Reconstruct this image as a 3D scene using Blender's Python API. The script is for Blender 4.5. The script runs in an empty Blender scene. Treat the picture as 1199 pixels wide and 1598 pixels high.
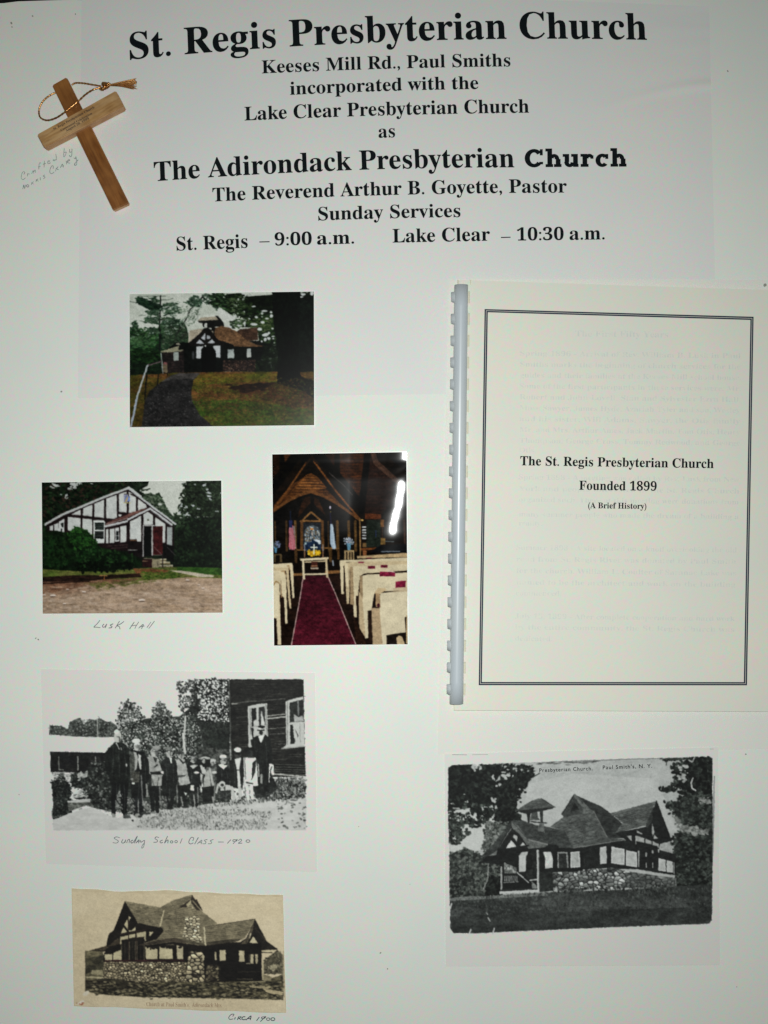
import bpy, bmesh, math, random
import numpy as np
from mathutils import Vector, geometry

sc = bpy.context.scene
COL = sc.collection
random.seed(11)

# ------------------------------------------------------------------ scale
S = 0.000415            # metres on the board per picture unit (the booklet is US letter size)
D = 0.75                # camera height above the board
CX, CY = 599.5, 799.0   # the point of the board straight below the lens


def W(px, py, z=0.0):
    """position on the board (in units measured on its surface, seen from above) -> metres at height z"""
    k = S * (D - z) / D
    return ((px - CX) * k, -(py - CY) * k, z)


# ------------------------------------------------------------------ camera
cam_d = bpy.data.cameras.new("camera"); cam = bpy.data.objects.new("camera", cam_d); COL.objects.link(cam)
cam.location = (0, 0, D)
cam_d.sensor_fit = 'VERTICAL'; cam_d.sensor_height = 24.0
cam_d.lens = 24.0 * D / (1598 * S)
cam_d.clip_start = 0.01; cam_d.clip_end = 20
sc.camera = cam

# ------------------------------------------------------------------ dim room light
wd = bpy.data.worlds.new("World"); sc.world = wd; wd.use_nodes = True
bg = wd.node_tree.nodes['Background']; bg.inputs[0].default_value = (0.95, 1.0, 0.97, 1); bg.inputs[1].default_value = 0.035

# ------------------------------------------------------------------ the flash of the camera, a small window just above the lens
fl = bpy.data.lights.new("flash", 'AREA'); fl.shape = 'RECTANGLE'; fl.size = 0.030; fl.size_y = 0.018
fl.energy = 2.5; fl.color = (0.975, 1.0, 0.985); fl.spread = math.radians(125)
fo = bpy.data.objects.new("flash", fl); COL.objects.link(fo); fo.location = (0.015, 0.032, D + 0.004)
fo.rotation_euler = (Vector((-.03, -.085, 0)) - fo.location).to_track_quat('-Z', 'Y').to_euler()

# ------------------------------------------------------------------ exposure
sc.view_settings.view_transform = 'Standard'; sc.view_settings.look = 'None'
sc.view_settings.exposure = 0.0; sc.view_settings.gamma = 1.0; sc.view_settings.use_curve_mapping = False
sc.render.resolution_x = 768; sc.render.resolution_y = 1024
sc.cycles.use_denoising = True


# ------------------------------------------------------------------ object helpers
def lin(c):
    c = np.asarray(c, float) / 255. if np.max(c) > 1.001 else np.asarray(c, float)
    return np.where(c <= .04045, c / 12.92, ((c + .055) / 1.055) ** 2.4)


def L3(*c): return tuple(float(v) for v in lin(c)) + (1.0,)


def tag(o, label=None, cat=None, group=None, kind=None):
    if label: o['label'] = label
    if cat: o['category'] = cat
    if group: o['group'] = group
    if kind: o['kind'] = kind
    return o


def empty(name, label, cat, loc=(0, 0, 0), group=None):
    o = bpy.data.objects.new(name, None); COL.objects.link(o); o.location = loc; o.empty_display_size = .01
    return tag(o, label, cat, group)


def mesh_obj(name, verts, faces, m, parent=None, smooth=False):
    me = bpy.data.meshes.new(name); me.from_pydata(verts, [], faces); me.update()
    if smooth: me.polygons.foreach_set('use_smooth', [True] * len(me.polygons))
    me.materials.append(m)
    o = bpy.data.objects.new(name, me); COL.objects.link(o)
    if parent:
        o.parent = parent
        pl = parent.location
        if parent.parent: pl = pl + parent.parent.location
        if pl.length: o.location = -pl
    return o


def clone(o, parent=None):
    c = o.copy(); COL.objects.link(c); c.parent = parent or o.parent
    return c


# ------------------------------------------------------------------ materials
def mat(name, base, rough=.6, spec=.5, bump=None, mottle=None, coat=0., metal=0., attr=None):
    """procedural material; mottle = (colour2, scale, amount); bump = (scale, strength)"""
    m = bpy.data.materials.new(name); m.use_nodes = True; N = m.node_tree.nodes; K = m.node_tree.links
    b = N['Principled BSDF']; b.inputs['Roughness'].default_value = rough; b.inputs['Specular IOR Level'].default_value = spec
    b.inputs['Metallic'].default_value = metal; b.inputs['Coat Weight'].default_value = coat; b.inputs['Coat Roughness'].default_value = .07
    tc = N.new('ShaderNodeTexCoord'); src = None
    if attr:
        a = N.new('ShaderNodeAttribute'); a.attribute_name = attr; src = a.outputs['Color']
    else:
        r = N.new('ShaderNodeRGB'); r.outputs[0].default_value = base; src = r.outputs[0]
    for (c2, sca, amt) in (mottle or []):
        n = N.new('ShaderNodeTexNoise'); n.inputs['Scale'].default_value = sca; n.inputs['Detail'].default_value = 3; K.new(tc.outputs['Object'], n.inputs['Vector'])
        ra = N.new('ShaderNodeMapRange'); ra.inputs['From Min'].default_value = .35; ra.inputs['From Max'].default_value = .65; ra.inputs['To Max'].default_value = amt; K.new(n.outputs['Fac'], ra.inputs['Value'])
        mx = N.new('ShaderNodeMix'); mx.data_type = 'RGBA'; K.new(ra.outputs[0], mx.inputs[0]); K.new(src, mx.inputs[6]); mx.inputs[7].default_value = c2; src = mx.outputs[2]
    K.new(src, b.inputs['Base Color'])
    if bump:
        n = N.new('ShaderNodeTexNoise'); n.inputs['Scale'].default_value = bump[0]; n.inputs['Detail'].default_value = 4; K.new(tc.outputs['Object'], n.inputs['Vector'])
        bp = N.new('ShaderNodeBump'); bp.inputs['Strength'].default_value = bump[1]; bp.inputs['Distance'].default_value = .0002; K.new(n.outputs['Fac'], bp.inputs['Height']); K.new(bp.outputs[0], b.inputs['Normal'])
    return m


def grained(name, a, b, c, deg):
    """varnished wood: long streaks along the plank, blotches of stain, a thin gloss"""
    m = mat(name, L3(*a), .36, .5, None, None, coat=.3); N = m.node_tree.nodes; K = m.node_tree.links; p = N['Principled BSDF']
    tc = N.new('ShaderNodeTexCoord'); mp = N.new('ShaderNodeMapping'); mp.vector_type = 'TEXTURE'; mp.inputs['Rotation'].default_value = (0, 0, math.radians(deg)); mp.inputs['Scale'].default_value = (9, 1, 1); K.new(tc.outputs['Object'], mp.inputs['Vector'])
    src = None
    for sca, col, amt, vec in ((900, b, .75, mp.outputs[0]), (420, c, .5, mp.outputs[0]), (75, b, .6, tc.outputs['Object']), (48, c, .45, tc.outputs['Object'])):
        n = N.new('ShaderNodeTexNoise'); n.inputs['Scale'].default_value = sca; n.inputs['Detail'].default_value = 4; K.new(vec, n.inputs['Vector'])
        r = N.new('ShaderNodeMapRange'); r.inputs['From Min'].default_value = .42; r.inputs['From Max'].default_value = .66; r.inputs['To Max'].default_value = amt; K.new(n.outputs['Fac'], r.inputs['Value'])
        x = N.new('ShaderNodeMix'); x.data_type = 'RGBA'; K.new(r.outputs[0], x.inputs[0]); x.inputs[7].default_value = L3(*col)
        if src is None: x.inputs[6].default_value = L3(*a)
        else: K.new(src, x.inputs[6])
        src = x.outputs[2]
    K.new(src, p.inputs['Base Color']); return m


GRN = L3(206, 226, 212); PNK = L3(228, 212, 212)
def paper(name, c, amt=.95):
    t = lambda a, b, d: L3(c[0] + a, c[1] + b, c[2] + d)
    return mat(name, L3(*c), .78, .2, (1100, .25), [(t(-30, 10, -2), 560, amt), (t(20, -16, -1), 470, amt), (t(4, 4, -24), 380, amt * .6), (L3(*[v * .975 for v in c]), 14, .5)])


M = {}
M['board'] = paper('matte_white_board', (228, 235, 230))
M['sheet'] = paper('thin_office_paper', (224, 229, 228))
M['pocket'] = paper('white_backing_paper', (228, 232, 227))
M['copy'] = paper('photocopy_paper', (225, 228, 225))
M['cream'] = paper('cream_cover_stock', (226, 229, 219), .85)
M['pages'] = mat('page_edges', L3(214, 210, 188), .8, .2, (900, .4))
M['photo_base'] = mat('photo_paper_border', L3(232, 235, 228), .35, .5)
M['ink'] = mat('black_toner', L3(14, 20, 22), .85, .08, None, [(L3(26, 32, 36), 900, .5)])
M['soft_ink'] = mat('grey_blue_frame_ink', L3(44, 54, 70), .8, .1)
M['pen'] = mat('grey_ballpoint_ink', L3(96, 100, 104), .6, .3, None, [(L3(140, 146, 148), 700, .8)])
M['faint_pen'] = mat('faint_green_grey_ink', L3(112, 124, 120), .6, .3, None, [(L3(176, 184, 178), 600, .9)])
M['ghost'] = mat('show_through_ink', L3(209, 215, 209), .72, .3, None, [(L3(225, 224, 210), 420, .9)])
M['sepia'] = mat('faded_sepia_ink', L3(158, 128, 106), .7, .3, None, [(L3(186, 166, 134), 700, .8)])
M['spine'] = mat('grey_plastic_comb', L3(196, 202, 203), .32, .5, None, [(L3(180, 192, 204), 25, .4)])
M['wood_dark'] = grained('reddish_brown_wood', (132, 80, 30), (92, 52, 18), (166, 112, 56), -64)
M['wood_light'] = grained('honey_coloured_wood', (184, 142, 88), (142, 100, 54), (214, 182, 136), 29)
M['wood_lit_side'] = mat('flash_lit_side_wood', L3(206, 164, 122), .6, .3, (500, .4), [(L3(176, 128, 88), 140, .7)])  # paler pinkish wood: the flash caught by the sides is put into the colour
M['burn'] = mat('burnt_lettering', L3(62, 52, 50), .8, .2)
M['gold'] = mat('gold_metallic_cord', L3(206, 140, 74), .28, .5, None, [(L3(120, 60, 28), 900, .8), (L3(240, 196, 130), 600, .5)], metal=.85)
M['table'] = mat('black_table_cloth', L3(16, 17, 20), .9, .2, (900, .5), [(L3(26, 24, 28), 200, .5)])
M['speck'] = mat('grey_dirt', L3(150, 152, 142), .9, .2)
M['fold'] = mat('copier_edge_shadow_ink', L3(150, 150, 150), .8, .2)
M['print_gloss'] = mat('glossy_photo_print', None, .05, .5, None, None, attr='ink')
for _n in ('Coat Weight', 'Coat Roughness'): M['print_gloss'].node_tree.nodes['Principled BSDF'].inputs[_n].default_value = .06 if _n == 'Coat Weight' else .12
M['print_gloss2'] = mat('semi_gloss_photo_print', None, .16, .5, None, None, attr='ink')
M['print_matte'] = mat('matte_print', None, .7, .3, (1100, .2), None, attr='ink')
M['edge'] = mat('board_cut_edge', L3(206, 176, 170), .8, .2)


# ------------------------------------------------------------------ surfaces
def quad_at(q, u, v):
    """bilinear point of a four cornered outline (TL, TR, BR, BL)"""
    return ((q[0][0] * (1 - u) + q[1][0] * u) * (1 - v) + (q[3][0] * (1 - u) + q[2][0] * u) * v,
            (q[0][1] * (1 - u) + q[1][1] * u) * (1 - v) + (q[3][1] * (1 - u) + q[2][1] * u) * v)


def sheet(name, q, m, thick, zf=None, n=(2, 2), parent=None, edge=None, z0=0.0):
    """a thin solid sheet with outline q, top surface z0 + thick + zf(px, py); edge(u, v) nudges the outline"""
    nx, ny = n; top = []; bot = []
    for j in range(ny + 1):
        for i in range(nx + 1):
            u, v = i / nx, j / ny; x, y = quad_at(q, u, v)
            if edge: dx, dy = edge(u, v); x += dx; y += dy
            z = (zf(x, y) if zf else 0.0)
            top.append(W(x, y, z0 + thick + z)); bot.append(W(x, y, z0 + z))
    V = top + bot; o = len(top); w = nx + 1; F = []
    for j in range(ny):
        for i in range(nx):
            a = j * w + i; F.append((a, a + w, a + w + 1, a + 1)); F.append((o + a, o + a + 1, o + a + w + 1, o + a + w))
    nt = len(F)
    def side(a, b):        # sides have points of their own, so that the faces beside them stay flat-lit
        k = len(V); V.extend([V[a], V[b], V[o + b], V[o + a]]); F.append((k, k + 1, k + 2, k + 3))
    for i in range(nx): side(i, i + 1); side(ny * w + i + 1, ny * w + i)
    for j in range(ny): side((j + 1) * w, j * w); side(j * w + nx, (j + 1) * w + nx)
    ob = mesh_obj(name, V, F, m, parent)
    if zf is not None: ob.data.polygons.foreach_set('use_smooth', [True] * nt + [False] * (len(F) - nt))
    return ob


def print_mesh(name, q, pic, W_, H_, m, z, parent, zf=None, tint=1.0, crop=None):
    """the printed picture: a fine grid that carries its inks as a colour attribute"""
    a = pic.done(W_, H_)
    if crop is None: crop = lambda x, y: True
    U = np.linspace(0, 1, W_); Vv = np.linspace(0, 1, H_); UU, VV = np.meshgrid(U, Vv)
    q = np.array(q, float)
    X = (q[0, 0] * (1 - UU) + q[1, 0] * UU) * (1 - VV) + (q[3, 0] * (1 - UU) + q[2, 0] * UU) * VV
    Y = (q[0, 1] * (1 - UU) + q[1, 1] * UU) * (1 - VV) + (q[3, 1] * (1 - UU) + q[2, 1] * UU) * VV
    # sample the picture where each grid point really lies
    sx = np.clip((X - pic.x0) * pic.ss, 0, pic.W - 1.01); sy = np.clip((Y - pic.y0) * pic.ss, 0, pic.H - 1.01)
    A = np.clip(pic.a, 0, 255) / 255.; x0 = sx.astype(int); y0 = sy.astype(int)
    c = np.zeros((H_, W_, 3))
    for dx, dy, w in ((0, 0, .36), (1, 0, .16), (-1, 0, .16), (0, 1, .16), (0, -1, .16)): c += w * A[np.clip(y0 + dy, 0, pic.H - 1), np.clip(x0 + dx, 0, pic.W - 1)]
    c = np.clip(lin(c) * tint, 0, .9)
    Z = np.full(X.shape, z, float)
    if zf is not None: Z = Z + zf(X, Y)
    k = S * (D - Z) / D
    co = np.stack([(X - CX) * k, -(Y - CY) * k, Z], -1).reshape(-1, 3)
    idx = np.arange(W_ * H_).reshape(H_, W_)
    F = np.stack([idx[:-1, :-1], idx[1:, :-1], idx[1:, 1:], idx[:-1, 1:]], -1).reshape(-1, 4)
    if pic.trim:                                  # leave bare paper bare: no ink, no print there
        kp = pic.keep[y0, x0]; F = F[(kp[:-1, :-1] | kp[1:, :-1] | kp[1:, 1:] | kp[:-1, 1:]).reshape(-1)]
        use = np.zeros(len(co), bool); use[F.ravel()] = True; new = np.cumsum(use) - 1; F = new[F]; co = co[use]; c = c.reshape(-1, 3)[use]
    me = bpy.data.meshes.new(name); me.vertices.add(len(co)); me.vertices.foreach_set('co', co.ravel().astype(np.float32))
    me.loops.add(F.size); me.polygons.add(len(F)); me.loops.foreach_set('vertex_index', F.ravel().astype(np.int32))
    me.polygons.foreach_set('loop_start', (np.arange(len(F)) * 4).astype(np.int32)); me.polygons.foreach_set('loop_total', np.full(len(F), 4, np.int32))
    me.update(calc_edges=True); me.polygons.foreach_set('use_smooth', np.ones(len(F), bool))
    at = me.color_attributes.new('ink', 'FLOAT_COLOR', 'POINT'); rgba = np.ones((len(co), 4), np.float32); rgba[:, :3] = c.reshape(-1, 3)
    at.data.foreach_set('color', rgba.ravel()); me.materials.append(m); me.update()
    o = bpy.data.objects.new(name, me); COL.objects.link(o); o.parent = parent
    return o


# ------------------------------------------------------------------ lettering
def serif(t):
    o = ''
    for c in t:
        if 'A' <= c <= 'Z': o += chr(0x1D400 + ord(c) - 65)
        elif 'a' <= c <= 'z': o += chr(0x1D41A + ord(c) - 97)
        elif '0' <= c <= '9': o += chr(0x1D7CE + ord(c) - 48)
        else: o += c
    return o


def glyphs(t, fat=0.0, space=1.0):
    cu = bpy.data.curves.new('lettering', 'FONT'); cu.body = t; cu.size = 1.0; cu.offset = fat; cu.resolution_u = 3; cu.space_character = space
    ob = bpy.data.objects.new('lettering', cu); COL.objects.link(ob)
    dg = bpy.context.evaluated_depsgraph_get(); me = bpy.data.meshes.new_from_object(ob.evaluated_get(dg))
    V = np.array([v.co[:2] for v in me.vertices]); F = [tuple(p.vertices) for p in me.polygons]
    bpy.data.objects.remove(ob); bpy.data.curves.remove(cu); bpy.data.meshes.remove(me)
    return V, F


def curve_y(base, x):
    b = np.array(base, float); return np.interp(x, b[:, 0], b[:, 1]) if len(b) < 3 else np.polyval(np.polyfit(b[:, 0], b[:, 1], min(2, len(b) - 1)), x)


def letter(name, t, x0, x1, cap, base, m, z, parent, zf=None, fat=0.0, capref=.66, space=1.0, label=None, wob=0., VF=None, lean=1.0):
    """one printed line from x0 to x1 on the baseline curve, capitals cap units high"""
    V, F = VF or glyphs(t, fat, space)
    lo, hi = V[:, 0].min(), V[:, 0].max(); X = x0 + (V[:, 0] - lo) / (hi - lo) * (x1 - x0)
    by = curve_y(base, X); Y = by - V[:, 1] / capref * cap
    b = np.array(base, float); sl = (b[-1, 1] - b[0, 1]) / (b[-1, 0] - b[0, 0]) if len(b) > 1 else 0
    X = X + V[:, 1] / capref * cap * sl * lean
    P = [W(x, y, z + (zf(x, y) if zf else 0)) for x, y in zip(X, Y)]
    o = mesh_obj(name, P, F, m, parent)
    if label: o['label'] = label
    return o


def union_mesh(polys):
    """flat union of convex pieces, so that no two inked faces overlap"""
    vs, fs = [], []
    for p in polys:
        fs.append(list(range(len(vs), len(vs) + len(p)))); vs += [Vector(v) for v in p]
    r = geometry.delaunay_2d_cdt(vs, [], fs, 1, 1e-4)
    return np.array([tuple(v) for v in r[0]]), [tuple(f) for f, o in zip(r[2], r[5]) if len(o)]


def arc(cx, cy, rx, ry, a0, a1, n=14):
    return [(cx + rx * math.cos(math.radians(a0 + (a1 - a0) * i / n)), cy + ry * math.sin(math.radians(a0 + (a1 - a0) * i / n))) for i in range(n + 1)]


def stroke_quads(pts, w):
    out = []
    for i in range(len(pts) - 1):
        (ax, ay), (bx, by) = pts[i], pts[i + 1]; d = math.hypot(bx - ax, by - ay)
        if d < 1e-6: continue
        tx, ty = (bx - ax) / d, (by - ay) / d; h = w / 2; e = h * .55
        ax -= tx * e; ay -= ty * e; bx += tx * e; by += ty * e
        out.append([(ax - ty * h, ay + tx * h), (ax + ty * h, ay - tx * h), (bx + ty * h, by - tx * h), (bx - ty * h, by + tx * h)])
    return out


def smooth(pts, k=4):
    if len(pts) < 3: return pts
    P = [pts[0]] + list(pts) + [pts[-1]]; out = []
    for i in range(1, len(P) - 2):
        p0, p1, p2, p3 = P[i - 1:i + 3]
        for j in range(k):
            t = j / k
            out.append(tuple(.5 * ((2 * p1[a]) + (-p0[a] + p2[a]) * t + (2 * p0[a] - 5 * p1[a] + 4 * p2[a] - p3[a]) * t * t + (-p0[a] + 3 * p1[a] - 3 * p2[a] + p3[a]) * t ** 3) for a in (0, 1)))
    out.append(tuple(P[-2])); return out


def handwriting(name, strokes, ox, oy, k, w, m, z, parent, label, zf=None):
    polys = []
    for s_ in strokes: polys += stroke_quads([(ox + x / k, oy + y / k) for x, y in smooth(s_)], w * random.uniform(.85, 1.15))
    V, F = union_mesh(polys)
    o = mesh_obj(name, [W(x, y, z + (zf(x, y) if zf else 0)) for x, y in V], F, m, parent); o['label'] = label
    return o


def ring(cx, cy, rx, ry): return arc(cx, cy, rx, ry, -80, 275, 9)
# ------------------------------------------------------------------
# PRINT PAINTER: what is printed on the pictures, painted with numpy and
# stored as a colour attribute on each print's own grid
# ------------------------------------------------------------------
def vnoise(h, w, sx, sy, seed, octv=3):
    r = np.random.RandomState(seed); out = np.zeros((h, w)); amp = 1.0; tot = 0
    for o in range(octv):
        gy = int(h / max(sy, .7)) + 3; gx = int(w / max(sx, .7)) + 3
        g = r.rand(gy, gx)
        yy = np.arange(h) / max(sy, .7); xx = np.arange(w) / max(sx, .7)
        y0 = yy.astype(int); x0 = xx.astype(int); fy = (yy - y0)[:, None]; fx = (xx - x0)[None, :]
        fy = fy * fy * (3 - 2 * fy); fx = fx * fx * (3 - 2 * fx)
        a = g[y0][:, x0]; b = g[y0][:, x0 + 1]; c = g[y0 + 1][:, x0]; d = g[y0 + 1][:, x0 + 1]
        out += amp * ((a * (1 - fx) + b * fx) * (1 - fy) + (c * (1 - fx) + d * fx) * fy)
        tot += amp; amp *= .6; sx /= 2.; sy /= 2.
    return out / tot


class Pic:
    """a small picture covering x0..x1, y0..y1 (tenths of print), ss samples per unit"""
    def __init__(s, x0, y0, x1, y1, bg, ss=2):
        s.x0, s.y0, s.ss = x0, y0, ss
        s.W = int(round((x1 - x0) * ss)); s.H = int(round((y1 - y0) * ss))
        s.a = np.zeros((s.H, s.W, 3)); s.a[:] = bg; s.bg = bg; s.keep = None; s.trim = False
        s.r = np.random.RandomState(int(x0) * 7 + int(y0)); s.view(0, 0, 1); s.sd = 1
    def view(s, ox, oy, k): s.ox, s.oy, s.k = ox, oy, k; return s
    def T(s, p):
        p = np.asarray(p, float)
        return np.stack([(s.ox + p[..., 0] / s.k - s.x0) * s.ss, (s.oy + p[..., 1] / s.k - s.y0) * s.ss], -1)
    def box(s, q, pad=1):
        xa = max(0, int(q[:, 0].min()) - pad); xb = min(s.W, int(q[:, 0].max()) + pad + 2)
        ya = max(0, int(q[:, 1].min()) - pad); yb = min(s.H, int(q[:, 1].max()) + pad + 2)
        return xa, xb, ya, yb
    def mask(s, pts):
        q = s.T(pts); xa, xb, ya, yb = s.box(q)
        if xa >= xb or ya >= yb: return None
        m = np.zeros((yb - ya, xb - xa))
        X = np.arange(xa, xb) + .5
        for sub in (.25, .75):
            Y = np.arange(ya, yb) + sub
            ins = np.zeros((len(Y), len(X)), bool)
            for i in range(len(q)):
                ax, ay = q[i]; bx, by = q[(i + 1) % len(q)]
                if ay == by: continue
                c = (ay > Y) != (by > Y)
                xi = ax + (Y - ay) * (bx - ax) / (by - ay)
                ins ^= c[:, None] & (X[None, :] < xi[:, None])
            m += ins * .5
        return xa, xb, ya, yb, m
    def put(s, M, col, al=1.):
        xa, xb, ya, yb, m = M
        m = (m * al)[..., None]; s.a[ya:yb, xa:xb] = s.a[ya:yb, xa:xb] * (1 - m) + np.asarray(col, float) * m
    def fill(s, pts, col, col2=None, ns=(12, 12), al=1., sharp=1., seed=None, cut=None):
        M = s.mask(pts)
        if M is None: return
        xa, xb, ya, yb, m = M
        c = np.asarray(col, float)
        if col2 is not None:
            s.sd += 1; k = s.ss / s.k
            n = vnoise(yb - ya, xb - xa, ns[0] * k, ns[1] * k, seed or s.sd)
            n = np.clip((n - .5) * 2.2 * sharp + .5, 0, 1)[..., None]
            c = c * (1 - n) + np.asarray(col2, float) * n
            if cut is not None: m = m * (n[..., 0] > cut)
        s.put((xa, xb, ya, yb, m), c, al)
    def grad(s, pts, c1, c2, hor=False):
        M = s.mask(pts)
        if M is None: return
        xa, xb, ya, yb, m = M
        t = (np.linspace(0, 1, xb - xa)[None, :, None] if hor else np.linspace(0, 1, yb - ya)[:, None, None])
        s.put(M, np.asarray(c1, float) * (1 - t) + np.asarray(c2, float) * t + np.zeros((yb - ya, xb - xa, 1)))
    def line(s, pts, w, col, al=1.):
        hw = w / s.k * s.ss / 2
        q = s.T(pts)
        for i in range(len(q) - 1):
            e = q[i:i + 2]; xa, xb, ya, yb = s.box(e, int(hw) + 2)
            if xa >= xb or ya >= yb: continue
            X, Y = np.meshgrid(np.arange(xa, xb) + .5, np.arange(ya, yb) + .5)
            d = e[1] - e[0]; L = max(1e-6, (d ** 2).sum())
            t = np.clip(((X - e[0, 0]) * d[0] + (Y - e[0, 1]) * d[1]) / L, 0, 1)
            ds = np.hypot(X - e[0, 0] - t * d[0], Y - e[0, 1] - t * d[1])
            s.put((xa, xb, ya, yb, np.clip(hw + .5 - ds, 0, 1)), col, al)
    def ell(s, cx, cy, rx, ry, col, rot=0., al=1.):
        k = s.ss / s.k; c = s.T([[cx, cy]])[0]; rx = max(.45, rx * k); ry = max(.45, ry * k); R = max(rx, ry)
        xa = max(0, int(c[0] - R) - 1); xb = min(s.W, int(c[0] + R) + 2); ya = max(0, int(c[1] - R) - 1); yb = min(s.H, int(c[1] + R) + 2)
        if xa >= xb or ya >= yb: return
        X = (np.arange(xa, xb) + .5 - c[0])[None, :]; Y = (np.arange(ya, yb) + .5 - c[1])[:, None]
        cs, sn = math.cos(rot), math.sin(rot)
        d = np.sqrt(((X * cs + Y * sn) / rx) ** 2 + ((-X * sn + Y * cs) / ry) ** 2)
        s.put((xa, xb, ya, yb, np.clip((1 - d) * min(rx, ry) + .5, 0, 1)), col, al)
    def dabs(s, pts, n, r, cols, el=1.6, ang=0., jit=1.5, al=1., clump=0.):
        """n leaf dabs inside a polygon; clump > 0 thins them out where a noise field is low"""
        n = int(n * 2.3); r = r * .62
        P = np.asarray(pts, float); lo = P.min(0); hi = P.max(0)
        nf = vnoise(40, 40, 6, 6, int(s.r.randint(1, 9999)), 3)
        c = 0; tries = 0
        while c < n and tries < n * 8:
            tries += 1
            x, y = lo + s.r.rand(2) * (hi - lo)
            ins = False; j = len(P) - 1
            for i in range(len(P)):
                if (P[i, 1] > y) != (P[j, 1] > y) and x < (P[j, 0] - P[i, 0]) * (y - P[i, 1]) / (P[j, 1] - P[i, 1]) + P[i, 0]: ins = not ins
                j = i
            if not ins: continue
            if clump and nf[int(39 * (y - lo[1]) / (hi[1] - lo[1] + 1e-6)), int(39 * (x - lo[0]) / (hi[0] - lo[0] + 1e-6))] < clump: continue
            x += s.r.randn() * r * 1.1; y += s.r.randn() * r * 1.1
            rr = r * (.5 + s.r.rand()); s.ell(x, y, rr * el, rr, cols[s.r.randint(len(cols))], ang + (s.r.rand() - .5) * jit, al); c += 1
    def gap(s, x, y, a, b, col, rot=0.):
        """a ragged patch of sky seen between leaves"""
        for i in range(7):
            u, v = (s.r.rand(2) - .5) * 1.3
            s.ell(x + u * a * 1.2, y + v * b * 1.2, a * (.25 + .4 * s.r.rand()), b * (.25 + .4 * s.r.rand()), col, rot + (s.r.rand() - .5), .9)
    def rough(s, *lay):
        """let every printed edge wander a little, as in a soft small print"""
        Y, X = np.meshgrid(np.arange(s.H, dtype=float), np.arange(s.W, dtype=float), indexing='ij')
        for i, (amp, sc) in enumerate(lay):
            X += (vnoise(s.H, s.W, sc * s.ss, sc * s.ss, 31 + i, 2) - .5) * 2.4 * amp * s.ss
            Y += (vnoise(s.H, s.W, sc * s.ss, sc * s.ss, 57 + i, 2) - .5) * 2.4 * amp * s.ss
        X = np.clip(X, 0, s.W - 1.01); Y = np.clip(Y, 0, s.H - 1.01); x0 = X.astype(int); y0 = Y.astype(int); fx = (X - x0)[..., None]; fy = (Y - y0)[..., None]
        s.a = (s.a[y0, x0] * (1 - fx) + s.a[y0, x0 + 1] * fx) * (1 - fy) + (s.a[y0 + 1, x0] * (1 - fx) + s.a[y0 + 1, x0 + 1] * fx) * fy
    def stones(s, pts, size, cols, joint, gap=.16, sq=.8, lit=.25):
        M = s.mask(pts)
        if M is None: return
        xa, xb, ya, yb, m = M
        k = s.ss / s.k; sx = size * k; sy = size * sq * k
        X, Y = np.meshgrid(np.arange(xa, xb) / sx, np.arange(ya, yb) / sy)
        X = X + (vnoise(yb - ya, xb - xa, sx * 1.5, sy * 1.5, 5) - .5) * .8
        ci = X.astype(int); cj = Y.astype(int); R = np.random.RandomState(4); N = 997
        jx = R.rand(N); jy = R.rand(N); br = R.rand(N); ct = R.randint(0, len(cols), N)
        d1 = np.full(X.shape, 9.); d2 = d1.copy(); idn = np.zeros(X.shape, int); oy = np.zeros(X.shape)
        for di in (-1, 0, 1):
            for dj in (-1, 0, 1):
                a = ci + di; b = cj + dj; h = (a * 131 + b * 57) % N
                dy = Y - b - jy[h]; d = np.hypot(X - a - jx[h], dy)
                nr = d < d1; d2 = np.where(nr, d1, np.minimum(d2, d)); idn = np.where(nr, h, idn); oy = np.where(nr, dy, oy); d1 = np.where(nr, d, d1)
        c = np.asarray(cols, float)[ct[idn]] * (.75 + .5 * br[idn])[..., None] * (1 - lit * oy)[..., None]
        e = np.clip((d2 - d1 - gap) / .12, 0, 1)[..., None]
        s.put(M, np.clip(c, 0, 255) * e + np.asarray(joint, float) * (1 - e))
    def courses(s, pts, a, b, n, col, w=2., al=.6, brk=0, drop=None):
        """n course lines across a roof or board wall: a = (top left, bottom left), b = (top right, bottom right)"""
        for i in range(1, n):
            t = i / n
            p = [a[0][0] * (1 - t) + a[1][0] * t, a[0][1] * (1 - t) + a[1][1] * t]
            q = [b[0][0] * (1 - t) + b[1][0] * t, b[0][1] * (1 - t) + b[1][1] * t]
            m = 9
            for j in range(m):
                if brk and s.r.rand() < .25: continue
                u = j / m; v = (j + 1) / m
                s.line([[p[0] + (q[0] - p[0]) * u, p[1] + (q[1] - p[1]) * u], [p[0] + (q[0] - p[0]) * v, p[1] + (q[1] - p[1]) * v]], w * (.6 + .8 * s.r.rand()), col, al)
    def grain(s, amt, seed=3, sc=1.2):
        n = vnoise(s.H, s.W, sc * s.ss, sc * s.ss, seed, 2) - .5
        s.a = s.a * (1 + n[..., None] * amt) + n[..., None] * amt * 14
    def tone(s, amp=.3, con=1.0, piv=110., seed=71, blur=1):
        """continuous tone: uneven density in the darker parts, contrast about a pivot, a slight softening"""
        s.keep = np.abs(s.a - np.asarray(s.bg, float)).max(2) > 4
        for ax in (0, 1) * (2 if blur else 0):
                n = s.a.shape[ax]; q = np.concatenate([s.a.take([0], ax), s.a, s.a.take([-1], ax)], ax)
                s.a = .25 * q.take(range(0, n), ax) + .5 * q.take(range(1, n + 1), ax) + .25 * q.take(range(2, n + 2), ax)
        u = s.ss
        n = .30 * vnoise(s.H, s.W, 14 * u, 10 * u, seed, 2) + .40 * vnoise(s.H, s.W, 4.5 * u, 3.2 * u, seed + 1, 2) + .30 * vnoise(s.H, s.W, 1.6 * u, 1.2 * u, seed + 2, 2)
        lum = s.a.mean(2) / 255.
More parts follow.
